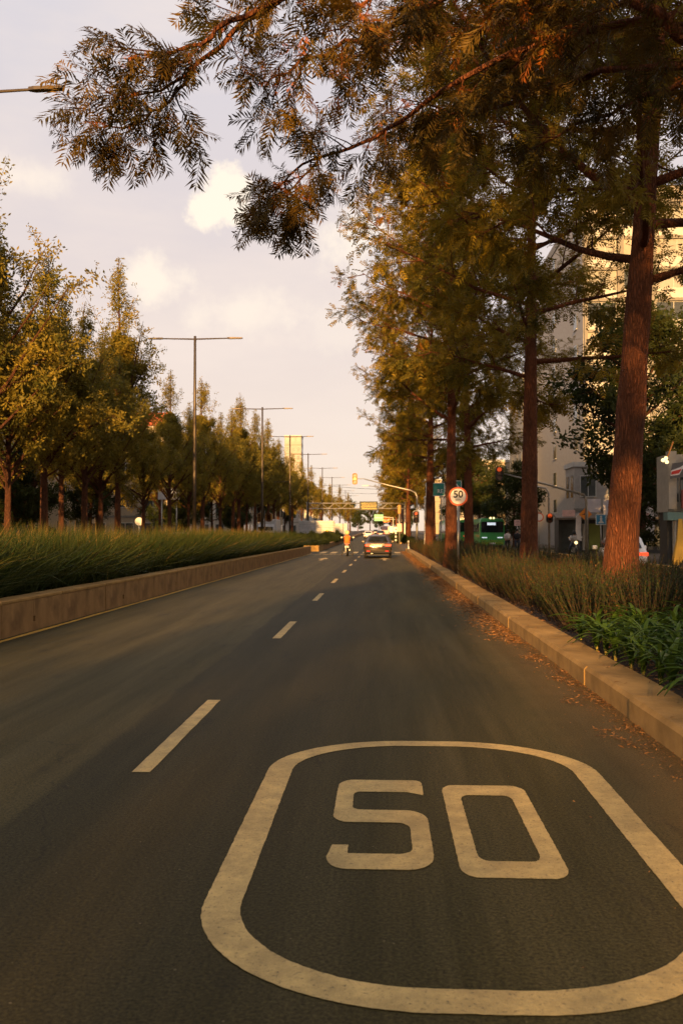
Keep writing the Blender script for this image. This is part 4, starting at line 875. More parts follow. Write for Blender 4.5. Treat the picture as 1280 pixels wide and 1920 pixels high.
def signal_head(e, x, y, z, lit=0, w_=.34, h_=.92, backboard=None, body='signal_black', arrow=False):
    hx, hz = w_ / 2, h_ / 2; oc_ = []
    for cx, cz, a0 in ((hx * .35, hz - hx * .75, 0), (-hx * .35, hz - hx * .75, 90), (-hx * .35, -hz + hx * .75, 180), (hx * .35, -hz + hx * .75, 270)):
        oc_ += [(x + cx + hx * .65 * math.cos(R(a0 + 18 * k)), z + cz + hx * .72 * math.sin(R(a0 + 18 * k))) for k in range(6)]
    h = MB().prism(oc_, y - .12, y + .10, 'y').build('signal_housing', body, e)
    if backboard:
        ob = [(x + (px - x) * 1.28, z + (pz - z) * 1.10) for px, pz in oc_]; n = len(ob); b = MB()
        b.loft([[(p[0], y - .02, p[1]) for p in ob], [(p[0], y + .0, p[1]) for p in ob]]); b.build('backing_plate', backboard, e)
    for k in range(3):
        zz = z + (1 - k) * h_ * .285; m = ('lens_red_lit', 'lens_amber_lit', 'lens_amber_lit')[k] if (lit == k) else 'lens_dim'
        MB().lathe([(w_ * .33, y - .135), (w_ * .30, y - .122)], 14, 'y', (x, 0, zz)).build('lens', m, h)
        ring = [(x + w_ * .38 * math.cos(R(a)), zz + w_ * .38 * math.sin(R(a))) for a in range(0, 181, 20)]
        MB().loft([[(px, y - .28, pz) for px, pz in ring], [(px, y - .12, pz) for px, pz in ring]], cap=False, closed=False).build('visor', body, h)
# mast with an arm over the lanes
e = empty('traffic_light', (2.85, 76, .12)); tag(e, 'traffic light mast with a long arm reaching over both lanes at the crossing', 'traffic light')
MB().tube([(0, 0, 0), (0, 0, 2.5), (0, 0, 4.5), (-.12, 0, 4.82), (-.5, 0, 5.02), (-2.2, 0, 5.42), (-4.4, 0, 6.0)], [.10, .09, .08, .075, .07, .055, .04], 10).build('mast', 'galvanised', e, smooth=True)
MB().tube([(-4.4, 0, 6.0), (-5.1, 0, 6.02)], .03, 8).build('bracket', 'galvanised', e)
signal_head(e, -5.18, -.05, 6.0, 1, .42, .95, None, 'signal_yellow'); signal_head(e, -.08, -.16, 2.8, 0, .42, .98, 'stripe_white')
# white post with a guy wire
e = empty('utility_post', (2.85, 60.5, .12)); tag(e, 'plain thick white post with a small cap among the right-hand trunks', 'post'); MB().lathe([(.10, 0), (.095, 3.7), (.13, 3.72), (.13, 3.85), (.02, 3.9)], 12).build('shaft', 'white_post', e)
MB().tube([(0, 0, 3.8), (.9, .3, 6.0)], .014, 4).build('wire', 'black', e)
# green direction signs between the trunks
for x, y, z, w_, h_, txt, lab in ((4.15, 72, 5.0, 1.5, 1.05, 'RE', 'green direction sign lettered RE half hidden by a trunk'), (5.85, 72.4, 5.35, .8, .75, '^', 'small green sign with a white arrow between two trunks')):
    e = empty('direction_sign', (x, y, .12)); tag(e, lab, 'sign'); pn = MB().box(-w_ / 2, w_ / 2, -.03, .0, z - .1 - h_ / 2, z - .1 + h_ / 2).build('sign_plate', 'sign_green', e)
    b = MB()
    for a in ((-w_ / 2, w_ / 2, h_ / 2 - .04, h_ / 2), (-w_ / 2, w_ / 2, -h_ / 2, -h_ / 2 + .04), (-w_ / 2, -w_ / 2 + .04, -h_ / 2 + .04, h_ / 2 - .04), (w_ / 2 - .04, w_ / 2, -h_ / 2 + .04, h_ / 2 - .04)): b.box(a[0], a[1], -.037, -.03, z - .1 + a[2], z - .1 + a[3])
    b.build('border', 'stripe_white', pn)
    if txt == 'RE': link_mesh('lettering', text_mesh('RE', .42, 'stripe_white'), None, pn, (.38, -.04, z - .25))
    else: MB().prism([(-.2, z - .2), (0, z + .05), (.2, z - .2), (.2, z - .34), (0, z - .10), (-.2, z - .34)], -.042, -.032, 'y').build('arrow', 'stripe_white', pn)
    for s in (-.3, .3): MB().tube([(s * w_, .05, 0), (s * w_, .05, z + .2)], .05, 8).build('post', 'galvanised', e)
# signals over the side road
e = empty('traffic_light', (12.2, 55, .1)); tag(e, 'side road traffic light mast with a red light on a long thin arm', 'traffic light')
MB().tube([(0, 0, 0), (0, 0, 3.4), (-.15, 0, 3.75), (-2.2, 0, 4.35), (-4.9, 0, 5.05)], [.10, .085, .08, .06, .04], 10).build('mast', 'galvanised', e, smooth=True)
signal_head(e, -5.2, -.05, 5.05, 0, .42, .84)
e = empty('traffic_light', (11.6, 64, .1)); tag(e, 'small traffic light with red lamp on a bent post beyond the tree trunk', 'traffic light')
MB().tube([(0, 0, 0), (0, 0, 4.2), (-.2, 0, 4.6), (-1.4, 0, 4.85)], [.08, .07, .06, .05], 10).build('mast', 'galvanised', e, smooth=True); signal_head(e, 0, -.2, 2.5, 0, .46, .62)
# diamond bump sign, blue sign, small signs
def panel_sign(name, x, y, z, poly, m, lab, back=None, ph=None, base=.1):
    e = empty(name, (x, y, gz(y) + base)); tag(e, lab, 'sign'); post(e, ph or z, .035, 'galvanised'); p_ = MB().prism([(a, b + z - base) for a, b in poly], -.06, -.045, 'y').build('sign_plate', m, e); return e, p_
q = .42
e, p_ = panel_sign('warning_sign', 13.0, 59, 2.78, [(0, q), (-q, 0), (0, -q), (q, 0)], 'sign_orange', 'orange diamond warning sign with a black road hump on a grey post')
MB().prism([(-.24, 2.64), (-.10, 2.70), (-.04, 2.75), (.04, 2.75), (.10, 2.70), (.24, 2.64)], -.067, -.061, 'y').build('hump_symbol', 'sign_black', p_)
q = .33
e, p_ = panel_sign('crossing_sign', 13.75, 58, 2.42, [(-q, -q), (q, -q), (q, q), (-q, q)], 'stripe_white', 'square blue sign with a white wheelchair figure beside the orange diamond')
b_ = MB().box(-.29, .29, -.066, -.061, 2.03, 2.61).build('blue_field', 'sign_blue', p_)
sy = MB(); sy.lathe([(.07, -.074), (.07, -.068)], 14, 'y', (0, 0, 2.50)); sy.prism([(-.08, 2.42), (-.05, 2.24), (-.2, 2.10), (.2, 2.10), (.06, 2.24), (.08, 2.42)], -.074, -.068, 'y'); sy.build('figure_symbol', 'stripe_white', b_)
e = empty('banner', (12.62, 59.2, .1)); tag(e, 'long white cloth banner hanging under the orange diamond sign', 'banner')
ln = [(-.16, 2.55), (.05, 2.75), (.17, 2.3), (.15, 1.6), (.19, .95), (-.08, 1.05), (-.2, 1.6)]; MB().prism(ln[::-1], -.02, .0, 'y').build('cloth', 'white_cloth', e); post(e, 2.8, .02)
e = empty('banner', (14.95, 52, .1)); tag(e, 'white printed cloth banner hanging just past the thick leaning trunk', 'banner'); post(e, 3.2, .025, y=.03)
MB().prism([(-.36, .95), (.42, 1.0), (.33, 2.3), (.26, 2.95), (-.22, 2.95), (-.24, 1.6)], -.02, 0, 'y').build('cloth', 'white_cloth', e); MB().box(-.18, .15, -.03, -.022, 1.32, 1.5).build('print', 'grey_cloth', e); MB().box(-.12, .08, -.03, -.022, 2.0, 2.6).build('print', 'tent_pink', e)
e = empty('leaning_trunk', (15.5, 51, .1)); tag(e, 'bare pale trunk leaning below the printed banner', 'trunk'); MB().tube([(.35, 0, 0), (.15, 0, .9), (-.12, 0, 1.9), (-.2, .1, 3.6)], [.16, .13, .12, .09], 9).build('stem', 'plaster_trunk', e, smooth=True)
e, p_ = panel_sign('notice_sign', 11.45, 78, 2.45, [(-.26, -.25), (.26, -.25), (.26, .25), (-.26, .25)], 'tent_pink', 'small square yellowish notice above the pedestrians')
for k in range(3): MB().box(-.18, .18, -.066, -.061, 2.22 + k * .12, 2.25 + k * .12).build('text_line', 'grey_cloth', p_)
e = empty('no_entry_sign', (11.25, 66, .1)); tag(e, 'round pink sign partly hidden behind the straight trunk', 'sign'); post(e, 2.8, .03); d_ = disc(e, 'sign_plate', .32, 2.62, -.06, -.045, 'sign_red'); disc(d_, 'sign_face', .25, 2.62, -.066, -.06, 'white_cloth')
# sign backs, delineators and gear on the left and ahead
e = empty('round_sign', (-16.4, 60.5, 0)); tag(e, 'round pale sign disc on a post standing beyond the grass', 'sign'); post(e, 2.5, .03, 'white_post'); disc(e, 'sign_plate', .27, 2.35, -.05, -.035, 'sign_white')
e, p_ = panel_sign('diamond_sign', -11.3, 142, 3.45, [(0, .52), (-.52, 0), (0, -.52), (.52, 0)], 'sign_white', 'white diamond sign above the corrugated hoarding', base=0.)
e = empty('traffic_light', (-12.4, 95, gz(95))); tag(e, 'pair of orange-yellow traffic light heads seen between lamp posts', 'traffic light'); post(e, 3.9, .07, 'lamp_metal')
signal_head(e, -.55, .1, 3.15, 9, .42, .95, None, 'signal_yellow'); signal_head(e, .42, .1, 3.2, 9, .72, .95, None, 'signal_yellow')
e = empty('keep_right_marker', (1.75, 122, gz(122))); tag(e, 'striped black and white post topped by a round white disc', 'marker post')
for k in range(6): MB().lathe([(.13, .05 + k * .24), (.13, .05 + k * .24 + .238)], 10).build('band', 'stripe_white' if k % 2 else 'sign_black', e)
d_ = disc(e, 'sign_plate', .36, 1.85, -.05, -.03, 'sign_white'); disc(d_, 'symbol', .10, 1.85, -.056, -.05, 'sign_black')
e = empty('bollard', (2.25, 79.5, .1)); tag(e, 'short pale bollard at the tip of the right-hand planter', 'bollard'); MB().lathe([(.07, 0), (.06, .62), (.09, .66), (.09, .75), (.03, .82)], 10).build('post', 'white_post', e)
e = empty('arrow_post', (2.05, 112, gz(112))); tag(e, 'yellow-topped grey post beside the far kerb', 'post'); post(e, 4.2, .09, 'galvanised'); MB().box(-.22, .18, -.12, .0, 3.8, 4.9, .04).build('lamp_box', 'signal_yellow', e); MB().box(-.3, .3, -.1, 0, 1.6, 2.6).build('control_box', 'tent_pink', e)
# hoardings: sheet by sheet
def hoarding(x0, x1, y, h, ribs, lab, logo=False):
    e = empty('hoarding', (x0, y, gz(y))); tag(e, lab, 'hoarding'); w_ = x1 - x0
    for k in range(ribs):
        za = .35 + (h - .35) * k / ribs; zb = .35 + (h - .35) * (k + 1) / ribs; MB().prism([(0, za), (-.03, za + .04), (-.03, zb - .04), (0, zb)], 0, w_, 'x').build('corrugated_sheet', 'hoarding_white', e)
    for k in range(int(w_ / 1.8) + 1): MB().box(min(w_ - .06, k * 1.8), min(w_, k * 1.8 + .06), .01, .08, 0, h + .05).build('post', 'galvanised', e)
    if logo:
        MB().box(w_ * .62, w_ * .92, -.05, -.034, .7, h * .62).build('panel', 'galvanised', e); MB().prism([(w_ * .68, .75), (w_ * .88, .75), (w_ * .80, h * .6), (w_ * .75, h * .6)], -.062, -.052, 'y').build('emblem', 'logo_yellow', e)
hoarding(-10.9, -6.2, 118, 3.0, 9, 'white corrugated hoarding with a yellow emblem beyond the side street', True)
hoarding(-9.9, -6.3, 160, 2.8, 6, 'second white hoarding further along with dark posts before it')
# variable message gantry
e = empty('message_gantry', (0, 136, gz(136))); tag(e, 'lattice gantry across the avenue carrying a black message board with amber lines', 'gantry')
for z in (4.95, 5.75):
    for yv in (0, .6): MB().tube([(-11.4, yv, z), (3.4, yv, z)], .075, 6).build('chord', 'galvanised', e)
for k in range(15): MB().tube([(-11.2 + k, 0, 4.95 if k % 2 else 5.75), (-10.2 + k, 0, 5.75 if k % 2 else 4.95)], .035, 5).build('brace', 'galvanised', e)
for x in (-11.3, 3.3): MB().tube([(x, .3, 0), (x, .3, 6.0)], [.22, .16], 10).build('leg', 'galvanised', e)
b_ = MB().box(-3.45, -.75, -.5, -.1, 4.65, 6.0, .03).build('message_board', 'display_black', e)
for k in range(4):
    for j in range(9): MB().box(-3.2 + j * .25 + (.1 if k % 2 else 0), -3.0 + j * .25 + (.1 if k % 2 else 0), -.51, -.501, 5.70 - k * .28, 5.78 - k * .28).build('amber_character', 'led_amber', b_)
for x, y, z, w_, h_, m, lab in ((-.9, 205, 4.3, 2.1, 1.5, 'far_green', 'pale green overhead direction sign far down the avenue'), (1.0, 230, 4.0, 1.6, 1.2, 'sign_orange', 'small orange board above the distant traffic')):
    e = empty('direction_sign', (x, y, gz(y))); tag(e, lab, 'sign'); MB().box(-w_ / 2, w_ / 2, -.05, 0, z - h_ / 2, z + h_ / 2).build('sign_plate', m, e); MB().box(-w_ * .4, w_ * .4, -.06, -.051, z - .1, z + .1).build('text_line', 'stripe_white', e); MB().tube([(w_ / 2 + 2.2, .1, 0), (w_ / 2 + 2.2, .1, z), (w_ / 2 - .2, .1, z + .2)], .08, 6).build('post', 'galvanised', e)
# street lamp of the right kerb, reaching in between the trees
e = empty('street_lamp', (3.1, 150, gz(150))); tag(e, 'single curved street lamp leaning in from the right-hand trees', 'street lamp'); MB().tube([(0, 0, 0), (0, 0, 7), (-1.5, 0, 8.4), (-5.4, 0, 9.0)], [.1, .08, .06, .05], 8).build('pole', 'galvanised', e, smooth=True); MB().box(-6.5, -5.4, -.12, .12, 8.95, 9.1, .03).build('lamp_head', 'galvanised', e)
e = empty('billboard', (-19.5, 78, 0)); tag(e, 'blank white billboard glimpsed through the left-hand trees', 'billboard'); MB().box(0, 1.9, 0, .12, 4.5, 5.5).build('panel', 'hoarding_white', e)
for x in (.3, 1.6): post(e, 4.6, .06, x=x, y=.2)
for i, (xa, ya, za, xb, yb, zb, lab) in enumerate(((-10.4, 127, 8.6, 8, 127, 7.9, 'overhead cable crossing the avenue near the gantry'), (-10.4, 157, 8.9, 9, 150, 8.6, 'overhead cable crossing further down the avenue'), (-10.4, 102, 7.4, -32, 84, 7.6, 'overhead cable running into the left-hand trees'), (12.1, 55, 6.0, 30, 70, 7.0, 'cable crossing before the pale tower'))):
    pts = [(xa + (xb - xa) * t, ya + (yb - ya) * t, za + (zb - za) * t - .5 * 4 * t * (1 - t)) for t in [k / 10 for k in range(11)]]; o = MB().tube(pts, .022, 4).build('cable', 'black'); tag(o, lab, 'cable')

# ------------------------------------------------------------------ vehicles
def wheel(e, x, y, r_, w_=.2):
    t_ = MB().lathe([(r_ * .62, -w_ / 2), (r_ * .94, -w_ / 2), (r_, -w_ / 2 + .03), (r_, w_ / 2 - .03), (r_ * .94, w_ / 2), (r_ * .62, w_ / 2)], 20, 'x', (x, y, r_)).build('tyre', 'dark_rubber', e, smooth=False)
    s = 1 if x > 0 else -1; MB().lathe([(r_ * .62, -.04), (r_ * .55, .02), (.06, .0)], 16, 'x', (x + s * (w_ / 2 - .06), y, r_)).build('rim', 'rim', t_)
def car(name, paint, lab, loc, rz, L=4.55, W=1.78, Hc=1.46, hatch=False, lit=True, cat='car', group=None):
    """nose towards +y, origin on the ground under the middle of the tail"""
    e = empty(name, loc, rz); tag(e, lab, cat, group); hw = W / 2
    def ring(y, w_, zb, zt, cr):
        h = [(w_ * .86, zb), (w_ * .97, zb + .10), (w_, zb + .24), (w_ * 1.0, zb + (zt - zb) * .62), (w_ * .95, zt - .05), (w_ * .86, zt), (w_ * .4, zt + cr)]
        return [(x, y, z) for x, z in h] + [(-x, y, z) for x, z in h[::-1]]
    belt = Hc * .63
    st = [(.0, .80, .42, belt - .12, .01), (.05, .90, .30, belt + .02, .02), (.22, .97, .24, belt + .04, .025), (.9, 1., .20, belt + .02, .02), (1.8, 1., .20, belt - .02, .02), (L - 1.6, 1., .20, belt - .03, .02), (L - 1.1, .99, .20, belt - .09, .05), (L - .45, .95, .22, belt - .20, .04), (L - .12, .86, .28, belt - .30, .02), (L, .70, .36, belt - .40, .0)]
    body = MB().loft([ring(y, f * hw, zb, zt, cr) for y, f, zb, zt, cr in st]).build('body', paint, e, smooth=True)
    md = body.modifiers.new('edge', 'EDGE_SPLIT'); md.split_angle = R(38)
    # cabin
    y0, y1, y2, y3 = (.02, .42, L - 2.15, L - 1.25) if hatch else (.45, 1.15, L - 2.05, L - 1.25)
    def cr_(z, a, b, f): return [(f * hw, a + .08, z), (f * hw, b - .08, z), (f * hw * .8, b, z), (-f * hw * .8, b, z), (-f * hw, b - .08, z), (-f * hw, a + .08, z), (-f * hw * .8, a, z), (f * hw * .8, a, z)]
    MB().loft([cr_(belt - .04, y0, y3, .90), cr_(belt + .12, y0 + (y1 - y0) * .3, y3 - (y3 - y2) * .3, .85), cr_(Hc - .10, y1 - .08, y2 + .08, .72), cr_(Hc - .03, y1 + .05, y2 - .08, .66), cr_(Hc, y1 + .3, y2 - .3, .5)]).build('roof', paint, e)
    def quad(nm, P4, m, par, off):
        n_ = (Vector(P4[1]) - Vector(P4[0])).cross(Vector(P4[2]) - Vector(P4[0])).normalized() * off; V = [Vector(p) + n_ for p in P4] + [Vector(p) - n_ * .3 for p in P4]
        return MB().add(V, [(0, 1, 2, 3), (7, 6, 5, 4), (0, 4, 5, 1), (1, 5, 6, 2), (2, 6, 7, 3), (3, 7, 4, 0)]).build(nm, m, par)
    f = lambda a, b, t: a + (b - a) * t
    ra, rb_ = f(y0, y1, .26) - .02, f(y0, y1, .86) - .06
    quad('rear_window', [(-.70 * hw, ra, belt + .10), (.70 * hw, ra, belt + .10), (.56 * hw, rb_, Hc - .12), (-.56 * hw, rb_, Hc - .12)], 'car_glass', e, .012)
    quad('windshield', [(.70 * hw, f(y3, y2, .26) + .02, belt + .10), (-.70 * hw, f(y3, y2, .26) + .02, belt + .10), (-.56 * hw, f(y3, y2, .88) + .06, Hc - .12), (.56 * hw, f(y3, y2, .88) + .06, Hc - .12)], 'car_glass', e, .012)
    for s in (1, -1):
        for ya, yb in ((f(y0, y3, .16), f(y0, y3, .50)), (f(y0, y3, .53), f(y0, y3, .82))):
            P4 = [(s * .868 * hw, ya - .02, belt + .10), (s * .868 * hw, yb + .04, belt + .10), (s * .735 * hw, yb - .06, Hc - .13), (s * .735 * hw, ya + .16, Hc - .13)]
            quad('side_window', P4 if s > 0 else P4[::-1], 'car_glass', e, .014)
        MB().box(s * hw * .52 - .16 * 1, s * hw * .52 + .16 + (.06 if s > 0 else 0), -.012, .14, belt - .19, belt - .05, .02).build('tail_light', 'tail_lit' if lit else 'lens_red', e, (s * hw * .18, 0, 0))
        MB().box(s * (hw + .02) - .09, s * (hw + .02) + .09, L - 1.75, L - 1.65, belt + .02, belt + .17, .025).build('mirror', paint, e, (s * .06, 0, 0))
        wheel(e, s * (hw - .12), .95, .32); wheel(e, s * (hw - .12), L - .88, .32)
        MB().box(s * hw * .66 - .12, s * hw * .66 + .12, -.018, .05, .40, .47, .012).build('reflector', 'lens_red', e)
        MB().box(s * hw * .6 - .17, s * hw * .6 + .17, L - .2, L - .04, belt - .36, belt - .25, .03).build('headlight', 'led_white' if not lit else 'chrome', e)
    MB().box(-hw * .86, hw * .86, -.03, .22, .30, .40, .03).build('rear_bumper', 'dark_rubber', e); MB().box(-.26, .26, -.02, .02, belt - .22, belt - .08).build('number_plate', 'plate', e)
    MB().box(-hw * .44, hw * .44, -.014, .02, belt - .05, belt - .025).build('trim_bar', 'chrome', e); MB().box(-.42, -.30, -.02, .15, .26, .31).build('exhaust', 'chrome', e)
    MB().box(-hw * .8, hw * .8, .3, L - .3, .16, .26).build('underbody', 'black', e)
    return e
car('sedan_car', 'car_paint_brown', 'bronze-brown sedan waiting in the right lane with its tail lights glowing', (-.32, 57, 0), 0)
car('hatchback_car', 'car_paint_white', 'white hatchback half hidden behind the thick leaning trunk', (8.85, 33.6, -.01), R(-9), L=4.0, W=1.68, hatch=True)
car('sedan_car', 'car_paint_white', 'white car driving ahead on the left lane up the avenue', (-2.75, 172, gz(172)), 0, lit=False)
G6 = 'distant cars up the avenue'
for x, y, pm in ((-.4, 190, 'car_paint_dark'), (1.0, 235, 'car_paint_silver'), (-2.0, 250, 'car_paint_dark'), (.2, 285, 'car_paint_white'), (-2.3, 300, 'car_paint_silver')):
    car('sedan_car', pm, {'car_paint_dark': 'small dark car far up the avenue', 'car_paint_silver': 'small silver car far up the avenue', 'car_paint_white': 'tiny white car far up the right lane'}[pm], (x, y, gz(y)), 0, lit=False, group=G6)
car('sedan_car', 'car_paint_silver', 'pale car passing behind the grass bed on the opposite carriageway', (-13.6, 71, 0), R(180), lit=False, Hc=1.5)
car('sedan_car', 'car_paint_white', 'white car roof showing above the long grass under the lamp post', (-13.9, 63, 0), R(180), lit=False, Hc=1.62)
def van(name, loc, rz, L, W, Hv, m, lab, cat='van'):
    e = empty(name, loc, rz); tag(e, lab, cat); hw = W / 2
    MB().box(-hw, hw, 0, L * .74, .55, Hv, .06).build('cargo_box', m, e); MB().loft([[(-hw * .95, L * .75, .4), (hw * .95, L * .75, .4), (hw * .9, L * .75, Hv * .82), (-hw * .9, L * .75, Hv * .82)], [(-hw * .95, L * .9, .4), (hw * .95, L * .9, .4), (hw * .85, L * .88, Hv * .78), (-hw * .85, L * .88, Hv * .78)], [(-hw * .9, L, .45), (hw * .9, L, .45), (hw * .9, L, Hv * .45), (-hw * .9, L, Hv * .45)]]).build('cab', m, e)
    MB().box(-hw * .8, hw * .8, L * .945, L * .955, Hv * .48, Hv * .72).build('windshield', 'car_glass', e); MB().box(-hw * .9, hw * .9, .1, L * .95, .32, .54).build('chassis', 'black', e)
    for s in (1, -1): wheel(e, s * (hw - .15), L * .18, .38, .25); wheel(e, s * (hw - .15), L * .82, .38, .25); MB().box(s * hw * .8 - .08, s * hw * .8 + .08, -.02, .01, .6, .9).build('tail_light', 'lens_red', e)
    return e
van('box_truck', (-13.0, 106, gz(106)), R(180), 6, 2.1, 3.0, 'hoarding_white', 'white box truck on the opposite carriageway next to the yellow signals', 'truck')
for i, (x, y) in enumerate(((.6, 215), (2.3, 262))): van('delivery_van', (x, y, gz(y)), 0, 5, 1.9, 2.4, ('tent_pink', 'white_cloth')[i], ('pinkish van far up the avenue under the orange board', 'pale van far up the avenue near the kerb')[i])
def bus(loc, rz, lab, front=True):
    e = empty('city_bus', loc, rz); tag(e, lab, 'bus', None); hw, L, Hb = 1.25, 11.5, 3.05       # front towards -y
    body = MB().loft([[(-hw * .94, 0, .35), (hw * .94, 0, .35), (hw, 0, .7), (hw * .98, 0, 2.6), (hw * .88, .0, Hb - .1), (-hw * .88, .0, Hb - .1), (-hw * .98, 0, 2.6), (-hw, 0, .7)], [(-hw, .25, .32), (hw, .25, .32), (hw, .25, .7), (hw, .25, 2.7), (hw * .9, .25, Hb), (-hw * .9, .25, Hb), (-hw, .25, 2.7), (-hw, .25, .7)],
                      [(-hw, L, .32), (hw, L, .32), (hw, L, .7), (hw, L, 2.7), (hw * .9, L, Hb), (-hw * .9, L, Hb), (-hw, L, 2.7), (-hw, L, .7)]]).build('body', 'bus_green', e)
    wn = MB().box(-hw * .88, hw * .88, -.03, .0, 1.62, 2.72, .012).build('windshield', 'car_glass', e); MB().box(-.5, .35, -.045, -.031, 2.36, 2.62).build('route_display', 'led_white' if front else 'display_black', wn)
    for s in (-.16, .16): MB().lathe([(.11, -.06), (.08, .0)], 10, 'y', (s, .12, Hb + .03)).build('marker_lamp', 'lamp_glow', e)
    MB().box(-hw * .9, hw * .9, -.05, .0, .42, .72, .01).build('bumper', 'bus_lime', e); MB().box(-.3, .3, -.06, -.051, .45, .6).build('number_plate', 'plate', e); MB().box(-hw * .95, hw * .95, -.02, -.001, .80, .86).build('stripe', 'bus_lime', e)
    for s in (1, -1):
        MB().box(s * .78 - .26, s * .78 + .26, -.03, -.0, 1.06, 1.16, .01).build('headlight', 'led_white' if front else 'tail_lit', e); MB().tube([(s * 1.18, -.0, 2.6), (s * 1.45, -.25, 2.5)], .025, 5).build('mirror_arm', 'black', e); MB().box(s * 1.45 - .09, s * 1.45 + .09, -.32, -.22, 2.05, 2.5, .03).build('mirror', 'black', e)
        for k in range(7): MB().box(s * 1.252 - .006, s * 1.252 + .006, .7 + k * 1.5, 2.05 + k * 1.5, 1.5, 2.45).build('side_window', 'car_glass', e)
        wheel(e, s * 1.05, 2.4, .48, .28); wheel(e, s * 1.05, L - 2.6, .48, .28)
bus((11.0, 92, gz(92) - .01), 0, 'green city bus with a lit white route display beside the slim tree')
bus((9.0, 108, gz(108) - .01), R(2), 'second green bus behind, its lamps showing left of the slim trunk', False)

# ------------------------------------------------------------------ people
def skin_body(name, joints, edges, m, parent, root=0):
    me = bpy.data.meshes.new(name); me.from_pydata([j[:3] for j in joints], edges, []); o = bpy.data.objects.new('tmp', me); COL.objects.link(o)
    md = o.modifiers.new('skin', 'SKIN'); md.use_smooth_shade = True; sk = me.skin_vertices[0].data
    for i, j in enumerate(joints): sk[i].radius = (j[3], j[3] if len(j) < 5 else j[4]); sk[i].use_root = (i == root)
    o.modifiers.new('sub', 'SUBSURF').levels = 1
    res = bpy.data.meshes.new_from_object(o.evaluated_get(bpy.context.evaluated_depsgraph_get())); bpy.data.objects.remove(o); res.materials.clear(); res.materials.append(MATS[m]); res.name = name
    return link_mesh(name, res, None, parent)
def body_mesh(e, J, m='skin'):
    names = list(J); idx = {n_: i for i, n_ in enumerate(names)}
    ch = [('pelvis', 'waist'), ('waist', 'chest'), ('chest', 'neck'), ('neck', 'jaw'), ('jaw', 'crown')]
    for s in 'lr': ch += [('pelvis', 'hip_' + s), ('hip_' + s, 'knee_' + s), ('knee_' + s, 'ankle_' + s), ('ankle_' + s, 'toe_' + s), ('chest', 'shoulder_' + s), ('shoulder_' + s, 'elbow_' + s), ('elbow_' + s, 'wrist_' + s), ('wrist_' + s, 'hand_' + s)]
    return skin_body('body', [J[n_] for n_ in names], [(idx[a], idx[b]) for a, b in ch], m, e)
def sleeve(e, nm, m, pts, rad, n=10): return MB().tube(pts, rad, n).build(nm, m, e, smooth=True)
def walker(x, y, rz, h, top, legs, lab):
    k = h / 1.72; e = empty('person', (x, y, gz(y) + .12), rz); e.scale = (k, k, k); tag(e, lab, 'person')
    J = {'pelvis': (0, 0, .95, .15, .11), 'waist': (0, 0, 1.1, .13, .10), 'chest': (0, .01, 1.34, .16, .11), 'neck': (0, .02, 1.5, .055), 'jaw': (0, -.01, 1.58, .075), 'crown': (0, 0, 1.68, .085)}
    for s, sg in (('l', -1), ('r', 1)):
        st = .12 * sg; J.update({'hip_' + s: (sg * .10, 0, .88, .09), 'knee_' + s: (sg * .11, -st * .9, .5, .06), 'ankle_' + s: (sg * .11, st, .09, .04), 'toe_' + s: (sg * .12, st - .15, .04, .035), 'shoulder_' + s: (sg * .19, .01, 1.4, .06), 'elbow_' + s: (sg * .25, .03, 1.13, .045), 'wrist_' + s: (sg * .24, -.10, .92, .032), 'hand_' + s: (sg * .23, -.14, .83, .034)})
    body_mesh(e, J)
    sleeve(e, 'shirt', top, [(0, 0, .92), (0, 0, 1.1), (0, .01, 1.34), (0, .01, 1.47)], [.20, .185, .215, .10], 12)
    for s, sg in (('l', -1), ('r', 1)):
        sleeve(e, 'sleeve', top, [J['shoulder_' + s][:3], J['elbow_' + s][:3], [(a + b) / 2 for a, b in zip(J['elbow_' + s][:3], J['wrist_' + s][:3])]], [.085, .065, .055])
        sleeve(e, 'trouser_leg', legs, [J['hip_' + s][:3], J['knee_' + s][:3], J['ankle_' + s][:3]], [.125, .085, .065])
    MB().lathe([(.05, 1.79), (.10, 1.75), (.115, 1.68), (.11, 1.62)], 12, 'z', (0, .015, 0)).build('hair', 'hair', e, smooth=True)
    return e
walker(10.35, 76, .3, 1.68, 'cloth_pale', 'cloth_dark', 'pedestrian in a pale top walking by the bus stop')
walker(11.0, 75, -2.8, 1.74, 'cloth_dark', 'denim', 'pedestrian in dark clothes under the small square notice')
walker(10.75, 68, .2, 1.7, 'denim', 'cloth_dark', 'person in dark blue standing just past the straight trunk')
